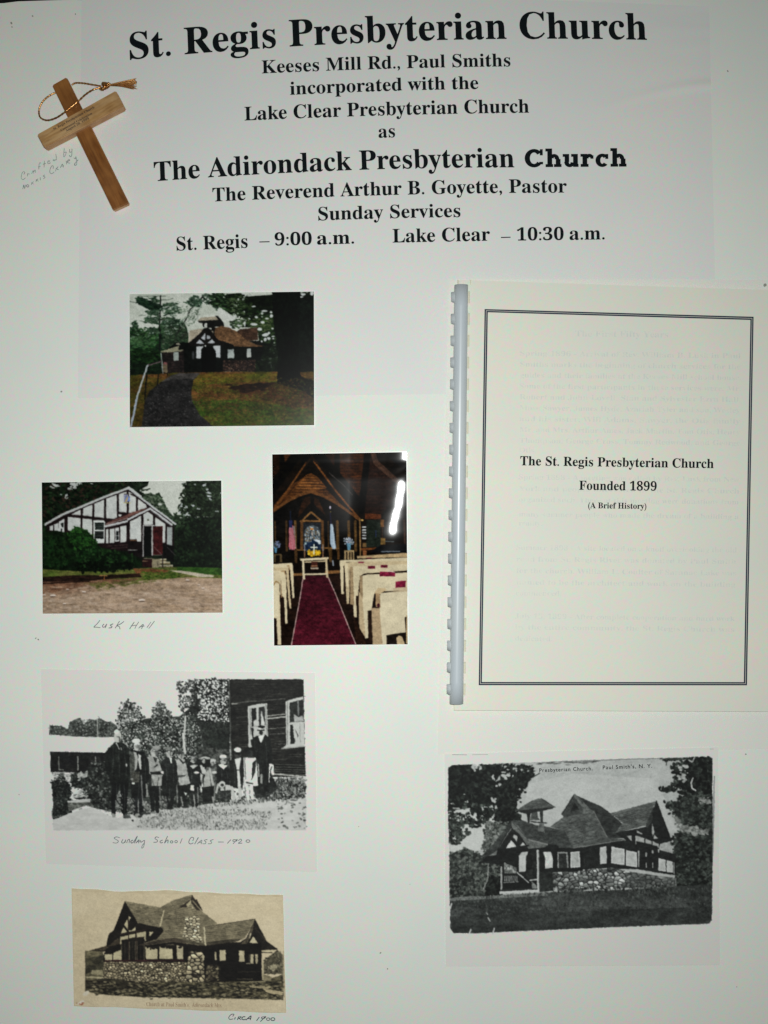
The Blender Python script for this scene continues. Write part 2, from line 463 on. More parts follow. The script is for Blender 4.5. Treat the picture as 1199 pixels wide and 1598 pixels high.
        k = 1 + amp * (n - .5) * 4.2 * (np.clip((.74 - lum) * 1.5, 0, 1) + .07)
        s.a = (s.a + 5) * k[..., None] - 5
        s.a = (s.a - piv) * con + piv
    def done(s, W, H):
        """box-average down to the print's grid of W x H points, sRGB 0..1"""
        a = np.clip(s.a, 0, 255) / 255.
        ys = np.linspace(0, s.H - 1, H); xs = np.linspace(0, s.W - 1, W)
        k = np.array([1, 2, 1]) / 4.
        for ax in (0, 1):
            p = np.concatenate([a.take([0], ax), a, a.take([-1], ax)], ax)
            n = a.shape[ax]
            a = k[0] * p.take(range(0, n), ax) + k[1] * p.take(range(1, n + 1), ax) + k[2] * p.take(range(2, n + 2), ax)
        y0 = np.clip(ys.astype(int), 0, s.H - 2); x0 = np.clip(xs.astype(int), 0, s.W - 2)
        fy = (ys - y0)[:, None, None]; fx = (xs - x0)[None, :, None]
        return (a[y0][:, x0] * (1 - fx) + a[y0][:, x0 + 1] * fx) * (1 - fy) + (a[y0 + 1][:, x0] * (1 - fx) + a[y0 + 1][:, x0 + 1] * fx) * fy


R4 = lambda x0, y0, x1, y1: [(x0, y0), (x1, y0), (x1, y1), (x0, y1)]


def paint_church_path():
    p = Pic(201, 454, 491.5, 667.5, (192, 197, 186))
    V = (190, 445, 3.868); A = (200, 453, 7.993); B = (330, 453, 7.267)
    p.view(*V); p.fill(R4(40, 40, 1170, 520), (186, 192, 180), (206, 209, 200), (120, 60))
    p.view(*A)
    # far left wood
    p.fill([(10, 500), (60, 450), (95, 390), (130, 470), (170, 530), (260, 520), (340, 505), (420, 400), (480, 330), (570, 350), (640, 380), (700, 395), (735, 480), (760, 560), (765, 680), (640, 700), (430, 780), (420, 1060), (10, 1070)],
           (24, 48, 30), (62, 88, 60), (46, 22), sharp=1.3)
    p.dabs([(10, 490), (400, 480), (400, 700), (10, 760)], 190, 12, [(44, 84, 42), (24, 60, 30), (66, 102, 58), (30, 44, 30)], 2.4, 0, .5)
    p.dabs([(430, 340), (640, 380), (740, 520), (740, 660), (440, 720)], 190, 12, [(66, 88, 62), (40, 62, 42), (84, 100, 78), (50, 58, 46)], 1.8, 0, 1.5)
    p.fill([(10, 770), (200, 790), (430, 760), (430, 1060), (10, 1070)], (8, 15, 10), (24, 44, 24), (60, 30))
    p.dabs([(10, 740), (420, 740), (420, 900), (10, 900)], 90, 13, [(18, 42, 18), (30, 56, 26), (10, 22, 12)], 2.4, 0, .5)
    p.dabs([(20, 590), (330, 560), (330, 690), (20, 720)], 40, 9, [(80, 116, 74), (66, 98, 66)], 3, 0, .3)
    # the tall pine
    p.line([(405, 70), (400, 300), (392, 560)], 17, (26, 29, 26)); p.line([(400, 500), (395, 760)], 24, (22, 28, 24))
    for g in ([(95, 130), (130, 78), (200, 110), (300, 140), (420, 190), (440, 255), (340, 262), (230, 225), (130, 180)],):
        p.fill(g, (18, 34, 26), (40, 62, 44), (40, 16)); p.dabs(g, 70, 10, [(16, 34, 24), (40, 66, 44), (26, 46, 34)], 2.6, .4, .5)
    for g, n in (([(235, 262), (380, 255), (380, 320), (250, 300)], 30), ([(215, 345), (380, 330), (385, 420), (210, 405)], 44), ([(440, 170), (620, 150), (615, 190), (450, 200)], 26),
                 ([(450, 225), (640, 205), (660, 290), (450, 310)], 46), ([(260, 90), (330, 85), (400, 140), (300, 130)], 22), ([(230, 480), (340, 470), (400, 540), (250, 560)], 36), ([(20, 480), (70, 380), (110, 370), (130, 480)], 16), ([(420, 400), (560, 330), (700, 400), (700, 440), (430, 450)], 60)):
        p.dabs(g, n, 9, [(40, 64, 46), (64, 90, 66), (90, 112, 88), (30, 48, 36)], 2.8, -.1, .5)
    for l in ([(20, 135), (90, 155)], [(405, 120), (500, 120), (560, 100)], [(140, 315), (220, 310)], [(150, 380), (220, 395)], [(120, 75), (470, 72)], [(420, 240), (520, 200)], [(240, 80), (390, 190)]): p.line(l, 6, (60, 74, 62))
    # hanging branch and the leafy twigs
    p.line([(968, 45), (900, 110), (850, 165), (770, 250), (740, 330), (700, 400), (640, 480), (610, 560)], 13, (34, 36, 34)); p.line([(968, 45), (890, 125)], 20, (34, 36, 34))
    p.line([(870, 240), (872, 380)], 4, (70, 74, 70)); p.line([(1060, 55), (930, 130)], 9, (40, 44, 38)); p.line([(760, 130), (840, 170)], 6, (60, 80, 64))
    p.dabs([(730, 150), (830, 60), (890, 90), (930, 160), (900, 215), (780, 190)], 60, 10, [(56, 86, 62), (80, 106, 84), (40, 60, 48)], 2.4, .3, 1.2)
    p.dabs([(930, 60), (1199, 50), (1199, 260), (1040, 240), (960, 130)], 75, 12, [(54, 74, 58), (34, 50, 38), (80, 98, 82)], 2.2, 0, 1.5, clump=.46)
    p.dabs([(640, 230), (860, 180), (900, 330), (760, 460), (700, 420)], 46, 9, [(150, 160, 148), (120, 134, 118), (94, 112, 92)], 2, -.6, 1.5, clump=.5)
    # right: canopy
    p.view(*B)
    dk = [(8, 16, 8), (14, 24, 12), (22, 36, 18), (6, 9, 6)]
    p.dabs([(0, 60), (130, 40), (260, 60), (330, 230), (240, 300), (100, 190), (0, 150)], 150, 15, [(44, 70, 40), (24, 40, 24), (74, 100, 66), (16, 26, 16)], 2.2, .1, 1)
    p.fill([(170, 38), (330, 34), (420, 70), (1170, 10), (1170, 460), (700, 470), (640, 270), (520, 240), (400, 310), (370, 260), (270, 300), (190, 200), (230, 120)], (6, 10, 6), (18, 32, 14), (60, 26))
    p.dabs([(190, 130), (500, 160), (560, 250), (420, 330), (200, 260)], 130, 13, [(22, 44, 18), (12, 22, 10), (44, 62, 30), (8, 12, 8)], 2.2, 0, .8)
    p.fill([(400, 300), (700, 240), (760, 560), (775, 940), (480, 940), (540, 560), (520, 420), (330, 420), (390, 380)], (12, 20, 12), (44, 66, 34), (28, 20), sharp=1.4)
    p.dabs([(400, 320), (700, 300), (710, 470), (540, 460), (420, 400)], 70, 10, [(60, 84, 40), (34, 54, 26), (90, 104, 66)], 2.2, 0, .8)
    p.dabs([(190, 330), (370, 330), (370, 420), (230, 430)], 34, 11, [(70, 96, 60), (110, 124, 96), (40, 56, 38)], 2.2, 0, .8)
    sky = (198, 202, 200)
    for x, y, a, b in ((600, 235, 38, 9), (575, 262, 10, 16), (676, 248, 14, 12), (682, 290, 16, 20), (514, 305, 18, 14), (432, 322, 12, 9), (484, 386, 44, 13), (582, 362, 22, 13), (632, 322, 20, 10), (548, 442, 24, 18), (612, 505, 38, 20),
                       (655, 485, 14, 14), (650, 545, 20, 18), (612, 560, 16, 22), (572, 582, 14, 12), (700, 522, 20, 9), (702, 548, 12, 8), (712, 598, 10, 8), (714, 624, 14, 7), (665, 672, 8, 8), (708, 710, 10, 10), (670, 772, 20, 10), (738, 760, 14, 8),
                       (696, 432, 14, 10), (576, 790, 12, 8), (664, 820, 20, 8), (680, 860, 6, 28), (480, 185, 26, 8), (1045, 48, 26, 13), (1010, 76, 38, 8), (1142, 34, 22, 26), (1078, 154, 14, 6), (360, 38, 16, 11), (380, 390, 8, 26), (1150, 155, 12, 9), (1158, 414, 8, 18),
                       (855, 62, 9, 12), (1024, 770, 14, 10), (724, 658, 10, 6), (372, 248, 8, 14), (575, 300, 10, 6), (208, 415, 26, 14), (316, 402, 18, 10)): p.ell(x, y, a, b, sky, p.r.rand() * .4 - .2)
    p.fill([(90, 190), (150, 230), (240, 290), (300, 310), (240, 350), (190, 350), (120, 300), (60, 250)], (200, 203, 196))
    p.line([(120, 40), (200, 120)], 12, (20, 26, 18)); p.line([(0, 70), (60, 40)], 7, (40, 50, 40))
    p.dabs([(240, 120), (420, 40), (420, 70), (290, 180), (300, 310), (240, 300)], 34, 9, [(192, 197, 190), (150, 160, 146)], 1.6, 0, 1.5)
    p.dabs([(170, 60), (330, 50), (420, 100), (360, 280), (240, 290), (180, 190)], 60, 10, [(20, 34, 16), (44, 62, 34), (80, 98, 66)], 2.4, 0, .8)
    p.dabs([(330, 34), (1160, 14), (1160, 34), (330, 56)], 14, 8, [(170, 176, 170)], 1.8, 0, 1)
    p.view(*A); p.dabs([(430, 340), (640, 380), (740, 500), (740, 560), (440, 560)], 20, 8, [(150, 162, 150), (126, 142, 126)], 1.8, 0, 1.5); p.dabs([(20, 480), (380, 520), (380, 600), (20, 600)], 12, 8, [(140, 156, 142), (110, 134, 110)], 2, 0, 1)
    p.dabs([(230, 260), (700, 130), (700, 400), (420, 420), (230, 470)], 46, 8, [(84, 104, 86), (60, 84, 66), (120, 138, 122)], 2.4, -.1, .8, clump=.5); p.view(*B)
    # dark wood behind, right
    p.fill([(520, 600), (760, 600), (760, 930), (500, 930)], (8, 13, 9), (20, 30, 18), (20, 30), al=.75)
    p.fill(R4(990, 100, 1170, 930), (6, 10, 8), (14, 24, 16), (30, 30))
    # the church
    p.view(*A)
    p.fill([(600, 655), (690, 648), (760, 650), (860, 560), (950, 470), (1000, 470), (1199, 600), (1199, 1030), (560, 1040), (420, 1040), (420, 780)], (10, 13, 11))
    p.fill([(430, 780), (700, 740), (700, 1040), (440, 1040)], (26, 24, 24), (52, 40, 38), (26, 16))
    p.fill([(765, 500), (900, 480), (940, 490), (770, 655), (745, 650)], (150, 140, 122), (176, 166, 148), (20, 20)); p.line([(765, 500), (765, 645)], 7, (190, 190, 182))
    p.fill([(600, 665), (636, 652), (650, 668), (650, 682), (590, 684)], (140, 136, 120)); p.fill([(590, 682), (650, 682), (700, 692), (640, 720)], (12, 12, 12))
    p.fill([(400, 768), (560, 716), (635, 692), (632, 742), (690, 742), (680, 758), (430, 778)], (128, 126, 104), (150, 146, 122), (20, 8))
    p.fill([(568, 772), (632, 768), (630, 876), (568, 882)], (150, 158, 152))
    # bell tower
    p.fill([(870, 380), (910, 340), (1090, 326), (1130, 352), (1130, 374), (890, 388)], (150, 142, 122), (172, 162, 144), (20, 8))
    p.fill([(872, 382), (1130, 368), (1110, 345), (1090, 318), (1120, 320), (1199, 410), (1199, 450), (1080, 455), (1060, 470), (990, 470), (985, 410), (960, 415), (955, 460), (935, 460), (930, 412), (890, 405)], (22, 24, 22))
    p.ell(968, 440, 16, 24, (180, 182, 176)); p.fill(R4(1040, 460, 1088, 560), (24, 24, 22)); p.fill(R4(1020, 505, 1062, 545), (150, 142, 124))
    p.view(*B)
    p.fill([(45, 425), (120, 405), (220, 430), (290, 470), (420, 440), (525, 420), (530, 560), (420, 580), (520, 618), (600, 630), (560, 645), (420, 655), (265, 662), (240, 610), (60, 560), (35, 500)], (104, 76, 52), (132, 98, 68), (26, 14), sharp=1.3)
    p.fill([(290, 470), (330, 440), (525, 420), (530, 562), (410, 575), (350, 520)], (66, 46, 36), (84, 60, 44), (26, 12)); p.fill([(420, 578), (540, 570), (600, 632), (520, 618)], (16, 16, 14))
    p.fill([(0, 520), (60, 560), (245, 612), (265, 662), (240, 668), (200, 650), (100, 610), (0, 590)], (12, 12, 11))
    p.fill([(0, 585), (200, 640), (600, 640), (560, 800), (100, 800), (0, 700)], (12, 15, 13))
    p.stones([(135, 795), (500, 790), (500, 925), (135, 925)], 22, [(96, 80, 66), (60, 46, 40), (110, 84, 70), (44, 36, 34)], (28, 20, 18))
    p.grad([(185, 668), (258, 668), (258, 768), (185, 770)], (140, 148, 146), (176, 184, 180)); p.grad([(405, 662), (448, 660), (450, 762), (405, 762)], (150, 158, 156), (190, 192, 186))
    p.fill([(22, 632), (100, 628), (102, 764), (58, 766), (55, 690), (44, 655)], (190, 192, 188))
    p.view(*A)
    # porch gable
    p.fill([(760, 655), (850, 580), (950, 475), (1010, 480), (1130, 620), (1199, 640), (1199, 700), (1100, 680), (760, 700)], (20, 17, 16))
    w = (176, 180, 184)
    p.fill([(900, 605), (962, 535), (962, 625), (935, 610)], w); p.fill([(985, 560), (1020, 570), (1030, 600), (985, 612)], (150, 154, 158))
    p.fill([(845, 665), (895, 610), (950, 665)], w); p.fill([(990, 660), (1045, 610), (1088, 656)], w); p.line([(905, 600), (975, 660), (1040, 600)], 18, (22, 20, 18)); p.line([(973, 500), (973, 690)], 20, (22, 20, 18))
    p.fill([(855, 705), (945, 695), (915, 740), (912, 850), (848, 852)], (190, 193, 194)); p.fill([(1060, 700), (1150, 690), (1150, 840), (1100, 840), (1096, 760)], (184, 188, 190)); p.ell(965, 693, 11, 11, (200, 202, 200))
    p.fill([(920, 1025), (920, 770), (950, 715), (1000, 700), (1060, 715), (1095, 770), (1100, 1025)], (6, 6, 6)); p.fill(R4(800, 760, 826, 860), (60, 62, 64))
    # big trunk
    p.view(*B); p.fill([(690, 10), (1010, 10), (990, 400), (1000, 850), (1010, 960), (1050, 1020), (1170, 1060), (1170, 1100), (735, 1075), (765, 980), (750, 700), (705, 350)], (4, 7, 5), (9, 14, 9), (20, 60))
    # ground
    p.view(*V); p.fill(R4(925, 480, 1165, 600), (8, 12, 8), (16, 24, 14), (30, 20)); p.fill([(940, 480), (1080, 480), (1085, 600), (940, 600)], (5, 8, 6))
    lawn = [(40, 545), (200, 538), (340, 528), (500, 526), (600, 524), (944, 522), (936, 590), (1095, 590), (1076, 525), (1170, 520), (1170, 870), (40, 870)]
    p.fill(lawn, (78, 76, 26), (108, 72, 38), (90, 30), sharp=1.4)
    p.fill([(420, 700), (700, 690), (1170, 760), (1170, 870), (500, 870)], (42, 80, 20), (78, 84, 30), (70, 30), al=.75)
    p.fill([(440, 540), (940, 530), (940, 580), (600, 590), (430, 600)], (84, 92, 22), (112, 88, 34), (70, 20), al=.8)
    p.fill([(640, 620), (900, 590), (1170, 560), (1170, 730), (1020, 740), (880, 700), (700, 650)], (70, 40, 26), (42, 30, 18), (50, 24), al=.6)
    p.fill([(1080, 550), (1170, 580), (1170, 690), (1100, 640), (940, 592)], (14, 12, 8))
    p.dabs([(430, 690), (560, 700), (800, 720), (1000, 740), (1160, 740), (1160, 790), (480, 760)], 260, 7, [(60, 76, 28), (84, 62, 34), (50, 70, 22)], 2.6, 0, .5, .5); p.dabs([(430, 560), (1160, 560), (1160, 850), (480, 850)], 900, 3.4, [(84, 110, 30), (120, 70, 40), (60, 100, 24), (96, 60, 34), (130, 110, 60), (44, 60, 20)], 2, 0, 1, .6)
    p.dabs([(640, 610), (920, 590), (920, 612), (740, 640)], 30, 8, [(40, 24, 16), (30, 20, 14)], 4, -.05, .2)
    p.dabs([(60, 560), (200, 560), (150, 700), (100, 850), (60, 850)], 110, 4, [(60, 62, 20), (88, 80, 30), (44, 40, 14)], 2, 0, 1, .7)
    p.fill([(40, 600), (230, 580), (150, 680), (120, 870), (40, 870)], (44, 44, 14), (70, 60, 24), (50, 40), al=.5)
    p.fill([(118, 870), (140, 700), (170, 640), (235, 585), (300, 545), (350, 530), (475, 530), (436, 570), (420, 640), (425, 700), (470, 780), (550, 850), (560, 870)], (32, 32, 32), (47, 45, 45), (30, 20))
    p.fill([(235, 585), (300, 545), (350, 530), (475, 530), (436, 568), (330, 565)], (84, 79, 77), (64, 62, 60), (30, 10))
    p.dabs([(130, 850), (180, 650), (400, 600), (520, 850)], 160, 3, [(86, 84, 84), (60, 59, 60), (20, 20, 22), (116, 114, 112)], 1.3, 0, 1, .8)
    p.line([(152, 545), (140, 690)], 9, (20, 20, 16)); p.line([(222, 540), (216, 600)], 7, (20, 20, 16)); p.line([(278, 520), (276, 548)], 5, (20, 20, 16))
    p.line([(55, 862), (95, 670)], 12, (150, 160, 176)); p.line([(95, 670), (155, 490), (165, 482)], 10, (168, 174, 176)); p.line([(165, 482), (238, 462)], 7, (110, 90, 96)); p.line([(238, 410), (250, 535)], 6, (150, 156, 150))
    p.fill([(250, 475), (276, 475), (276, 528), (254, 528)], (120, 106, 84)); p.ell(264, 472, 13, 8, (140, 90, 90))
    p.rough((.5, 5.), (.3, 2.)); p.a = np.where(p.a.mean(2, keepdims=True) < 120, p.a * .86, p.a); p.tone(.36, 1.05, 120); p.grain(.2); return p


def paint_hall():
    p = Pic(64, 749, 348.5, 958.5, (196, 199, 190)); V = (55, 740, 3.931); A = (60, 745, 7.494); B = (200, 745, 7.993)
    p.view(*V)
    p.fill(R4(30, 35, 1160, 600), (190, 193, 184), (204, 206, 198), (160, 90))
    # woods behind
    p.fill([(30, 40), (700, 38), (690, 70), (640, 100), (700, 140), (760, 110), (820, 230), (860, 270), (900, 270), (1160, 260), (1160, 620), (30, 620)], (10, 15, 10), (20, 32, 18), (50, 26))
    p.dabs([(30, 40), (640, 40), (560, 90), (60, 300), (30, 300)], 260, 9, [(14, 26, 14), (24, 40, 22), (8, 12, 8), (40, 30, 24)], 2, 0, 2)
    for x, y, a, b in ((120, 68, 30, 8), (232, 72, 22, 20), (215, 85, 14, 10), (275, 55, 14, 9), (192, 136, 8, 16), (160, 126, 9, 4), (350, 58, 8, 4), (105, 80, 14, 6), (255, 60, 8, 12)): p.gap(x, y, a, b, (176, 180, 176), .3)
    p.view(*B)
    p.dabs([(0, 40), (150, 45), (170, 110), (90, 150), (0, 130)], 60, 14, [(18, 26, 18), (30, 42, 28)], 2.4, -.1, .4)
    for l in ([(150, 95), (235, 92)], [(170, 170), (275, 140)], [(160, 150), (240, 160)], [(375, 195), (370, 260)], [(370, 245), (430, 250)], [(350, 300), (440, 300)], [(180, 215), (260, 205)]): p.line(l, 13, (40, 50, 38))
    p.dabs([(180, 240), (290, 200), (360, 230), (440, 300), (480, 400), (560, 480), (600, 590), (520, 540)], 150, 15, [(44, 58, 42), (70, 84, 66), (30, 42, 30), (90, 100, 84)], 1.6, 0, 2)
    p.ell(400, 335, 26, 14, (190, 193, 186))
    # right hand tree
    T = [(700, 60), (760, 36), (1180, 36), (1180, 470), (900, 520), (690, 490), (640, 420), (640, 340), (650, 260), (640, 220), (700, 150), (680, 100)]
    p.fill([(760, 50), (1180, 36), (1180, 500), (780, 480), (700, 400), (660, 330), (720, 200)], (16, 24, 14), (28, 38, 24), (40, 40))
    p.dabs(T, 330, 15, [(20, 30, 18), (34, 46, 30), (12, 18, 10), (46, 58, 42)], 1.4, 0, 3)
    for x, y, a, b in ((950, 92, 26, 16), (1010, 190, 38, 14), (985, 150, 16, 12), (1010, 235, 30, 12), (800, 350, 26, 12), (720, 370, 20, 14), (700, 480, 24, 20), (760, 470, 20, 10), (850, 500, 26, 8), (880, 385, 20, 14), (1110, 424, 20, 8), (690, 70, 16, 8), (1160, 200, 10, 14), (1025, 270, 16, 10), (740, 440, 14, 9), (660, 350, 14, 22), (835, 90, 12, 10), (645, 440, 16, 18)): p.gap(x, y, a, b, (180, 184, 186), p.r.rand() - .5)
    p.dabs([(560, 480), (700, 480), (1180, 530), (1180, 1100), (600, 1100), (570, 600)], 260, 18, [(16, 26, 16), (26, 40, 24), (8, 12, 8), (12, 20, 12)], 1.6, 0, 3)
    p.dabs([(570, 450), (680, 470), (760, 560), (600, 640)], 50, 12, [(50, 66, 46), (34, 48, 32)], 1.4, 0, 3)
    # the hall
    wh = (196, 198, 194); tr = (27, 17, 18)
    p.view(*A)
    p.fill([(90, 560), (310, 420), (1045, 130), (1199, 200), (1199, 800), (1040, 860), (560, 860), (130, 700)], tr)
    for q in ([(385, 432), (495, 375), (495, 440), (400, 436)], [(525, 358), (630, 318), (630, 460), (522, 446)], [(656, 305), (768, 262), (768, 474), (656, 462)], [(796, 245), (918, 205), (920, 470), (880, 485), (795, 478)], [(945, 195), (1035, 165), (1035, 412), (944, 402)], [(1056, 165), (1145, 215), (1143, 395), (1060, 418)], [(1165, 250), (1199, 275), (1199, 380), (1165, 392)],
              [(345, 462), (495, 478), (495, 640), (345, 620)], [(517, 480), (630, 490), (630, 680), (517, 600)], [(790, 610), (820, 605), (820, 768), (792, 768)], [(835, 605), (890, 596), (890, 768), (835, 770)], [(958, 575), (1030, 560), (1030, 750), (960, 766)], [(1075, 510), (1199, 455), (1199, 752), (1150, 752), (1145, 722), (1078, 720)], [(130, 575), (235, 530), (240, 640), (190, 625), (130, 615)], [(940, 430), (980, 436), (960, 458), (940, 456)]):
        p.fill(q, wh, (180, 183, 180), (60, 60))
    p.line([(400, 470), (400, 600)], 3, (150, 150, 146)); p.fill(R4(172, 560, 188, 625), (40, 30, 34))
    p.fill([(240, 520), (305, 480), (305, 660), (240, 640)], (190, 192, 190)); p.fill([(262, 540), (292, 525), (292, 590), (270, 570)], (20, 24, 22)); p.fill(R4(262, 600, 280, 640), (40, 40, 40))
    p.line([(70, 556), (300, 425), (500, 345), (770, 230), (1060, 122)], 26, (176, 178, 176)); p.line([(1060, 118), (1199, 225)], 26, (186, 188, 186)); p.line([(310, 438), (520, 360), (800, 245), (1030, 155)], 6, (60, 56, 58))
    p.fill(R4(1000, 195, 1076, 295), (130, 130, 150)); p.line([(1020, 280), (1060, 215)], 13, (180, 150, 70)); p.line([(1010, 270), (1030, 215)], 8, (70, 96, 150)); p.fill(R4(1050, 235, 1072, 290), (84, 110, 160)); p.line([(1000, 296), (1080, 298)], 8, (170, 160, 90)); p.line([(1010, 193), (1076, 197)], 8, (50, 44, 34))
    p.fill([(645, 500), (765, 502), (778, 520), (776, 745), (770, 768), (690, 768), (660, 740), (645, 700)], (200, 203, 200)); p.fill(R4(662, 528, 768, 612), (22, 28, 26)); p.fill(R4(660, 630, 766, 718), (18, 20, 20))
    for y in (555, 575, 598, 650, 675, 690): p.line([(665, y), (762, y - 4)], 5, (90, 96, 94))
    p.fill([(900, 595), (945, 585), (948, 745), (900, 755)], (192, 194, 192)); p.fill(R4(912, 628, 942, 732), (20, 22, 22)); p.line([(910, 682), (944, 680)], 7, (190, 192, 190)); p.line([(915, 700), (940, 695)], 4, (80, 80, 80))
    # porch roof
    p.fill([(785, 545), (840, 510), (1000, 450), (1199, 385), (1199, 412), (1060, 482), (790, 562)], (108, 74, 68), (92, 60, 56), (40, 8)); p.line([(785, 572), (1040, 512), (1199, 420)], 24, (184, 186, 186)); p.line([(785, 548), (1000, 492), (1130, 440)], 5, (150, 150, 148))
    p.view(*B)
    p.fill([(0, 180), (20, 170), (250, 330), (580, 590), (570, 880), (430, 1000), (0, 1000), (0, 460), (250, 380)], tr, al=0)
    p.fill([(100, 215), (250, 320), (520, 540), (550, 590), (570, 600), (570, 860), (180, 1000), (0, 900), (0, 200)], tr)
    for q in ([(10, 200), (100, 250), (98, 425), (10, 445)], [(122, 265), (230, 345), (235, 378), (122, 412)], [(25, 552), (165, 475), (165, 800), (115, 800), (108, 772), (25, 770)], [(192, 462), (245, 430), (310, 470), (312, 595), (192, 590)], [(342, 495), (465, 580), (465, 815), (432, 815), (430, 610), (340, 608)]):
        p.fill(q, wh, (182, 185, 182), (60, 60))
    p.fill([(488, 620), (552, 622), (552, 850), (488, 850)], (150, 156, 154)); p.line([(490, 622), (490, 848)], 5, (190, 192, 190)); p.fill(R4(0, 235, 24, 300), (100, 120, 170)); p.line([(0, 320), (30, 320)], 8, (170, 160, 100))
    p.fill([(0, 455), (150, 405), (240, 385), (220, 400), (100, 455), (0, 500)], (120, 82, 74), (100, 70, 62), (40, 8))
    p.line([(10, 140), (250, 325), (590, 580)], 24, (180, 182, 182)); p.line([(18, 165), (250, 345), (540, 560)], 8, (40, 34, 38)); p.line([(0, 525), (150, 450), (280, 390)], 24, (186, 188, 188)); p.line([(280, 390), (400, 480), (545, 592)], 26, (180, 182, 182)); p.line([(270, 415), (400, 505), (530, 608)], 7, (70, 66, 70))
    p.ell(250, 530, 14, 10, (84, 90, 70))
    p.fill(R4(188, 592, 325, 985), (22, 14, 16)); p.line([(188, 985), (190, 600), (330, 602)], 11, (190, 192, 190)); p.line([(302, 610), (302, 968)], 17, (176, 176, 172)); p.fill(R4(200, 615, 292, 980), (10, 12, 12))
    p.fill([(312, 618), (430, 608), (432, 968), (312, 968)], (44, 15, 17), (60, 22, 22), (40, 60)); p.fill([(434, 820), (572, 860), (570, 1060), (434, 1000)], (10, 10, 10))
    p.fill([(0, 800), (180, 805), (180, 1010), (0, 1010)], (20, 15, 16)); p.line([(30, 782), (105, 785)], 9, (120, 90, 60)); p.line([(0, 908), (115, 908)], 6, (120, 124, 122))
    p.line([(310, 850), (420, 965)], 8, (90, 70, 70)); p.line([(490, 870), (590, 970)], 9, (54, 48, 50)); p.line([(470, 820), (478, 1000)], 9, (20, 16, 18)); p.line([(315, 970), (415, 970)], 5, (150, 150, 140))
    # steps
    p.fill([(180, 1020), (310, 1010), (310, 1130), (180, 1110)], (38, 20, 20)); p.line([(185, 1046), (240, 1046)], 12, (110, 90, 70)); p.line([(200, 1010), (300, 1014)], 10, (120, 110, 96))
    p.fill([(298, 1015), (410, 1018), (412, 1100), (370, 1130), (300, 1140)], (138, 130, 108), (120, 112, 90), (30, 30))
    for i, (x, y, l) in enumerate(((400, 1020, 78), (400, 1055, 125), (400, 1098, 160), (410, 1132, 178))): p.fill([(x, y - 6), (x + l, y - 4), (x + l, y + 12), (x, y + 12)], (166, 160, 138)); p.fill([(x, y + 12), (x + l, y + 12), (x + l + 10, y + 32), (x, y + 30)], (84, 72, 52), (110, 100, 70), (14, 14))
    p.line([(432, 960), (432, 1120)], 12, (28, 22, 24)); p.line([(370, 1065), (370, 1095)], 8, (40, 34, 30))
    # ground
    p.view(*V)
    p.fill([(30, 582), (300, 595), (600, 585), (660, 575), (860, 570), (1160, 575), (1160, 645), (900, 640), (600, 660), (30, 660)], (68, 84, 34), (96, 96, 50), (60, 14))
    p.fill([(600, 578), (720, 580), (830, 590), (760, 615), (620, 608)], (118, 70, 48), (96, 72, 40), (30, 12)); p.fill([(870, 568), (1150, 575), (1150, 620), (1000, 612), (870, 590)], (34, 66, 20), (50, 76, 30), (40, 10))
    p.dabs([(660, 600), (900, 600), (880, 640), (660, 645)], 70, 5, [(60, 84, 28), (84, 96, 40), (44, 66, 20)], 2.5, 0, .5)
    p.fill([(30, 740), (120, 712), (300, 690), (450, 665), (700, 650), (940, 632), (1160, 640), (1160, 870), (30, 870)], (148, 126, 104), (170, 148, 128), (150, 14), sharp=1.4)
    p.fill([(30, 660), (650, 640), (560, 672), (380, 700), (180, 740), (30, 745)], (104, 72, 54), (124, 96, 76), (60, 14))
    p.fill([(30, 740), (300, 690), (650, 655), (200, 760), (30, 790)], (132, 108, 88), (156, 132, 112), (40, 12), al=.7)
    p.fill([(820, 590), (900, 592), (1100, 622), (1090, 632), (1000, 630), (880, 604)], (160, 150, 134), (180, 170, 152), (30, 6))
    p.fill([(30, 632), (240, 620), (400, 620), (640, 608), (655, 632), (500, 640), (330, 655), (30, 662)], (22, 15, 12), (44, 28, 22), (50, 8)); p.line([(40, 672), (330, 656)], 9, (40, 26, 20)); p.line([(395, 622), (440, 622)], 6, (150, 110, 70)); p.line([(425, 628), (425, 645)], 6, (140, 90, 50))
    p.dabs([(40, 690), (640, 660), (800, 650), (1150, 660), (1150, 850), (40, 850)], 240, 6, [(124, 104, 86), (180, 160, 142), (110, 92, 78), (190, 174, 158)], 4, 0, .2, .35)
    for x, y, a in ((655, 772, 20), (935, 650, 12), (110, 744, 18), (200, 706, 10), (1030, 700, 10), (55, 740, 12), (1005, 680, 8), (300, 722, 12), (180, 795, 10)): p.ell(x, y, a, a * .4, (206, 192, 180)); p.ell(x, y + a * .45, a, a * .2, (92, 74, 62))
    p.dabs([(300, 670), (640, 645), (760, 650), (400, 710)], 60, 5, [(96, 96, 54), (80, 84, 40)], 3, 0, .3, .7)
    # bushes
    g = [(30, 310), (130, 340), (190, 370), (250, 320), (310, 340), (360, 390), (380, 440), (480, 470), (560, 470), (640, 500), (660, 545), (620, 580), (500, 590), (300, 600), (230, 585), (30, 580)]
    p.fill([(30, 360), (130, 345), (200, 360), (250, 325), (320, 345), (370, 410), (400, 450), (520, 470), (640, 510), (655, 560), (500, 590), (300, 598), (30, 582)], (9, 17, 9), (16, 36, 14), (50, 30))
    p.dabs([(190, 370), (250, 322), (310, 340), (370, 400), (380, 450), (250, 470)], 150, 6, [(26, 58, 22), (40, 76, 30), (16, 36, 14)], 2, .6, 2)
    p.dabs([(60, 380), (190, 370), (180, 560), (40, 560)], 90, 8, [(16, 38, 16), (10, 22, 10), (24, 44, 20)], 2, 0, 3)
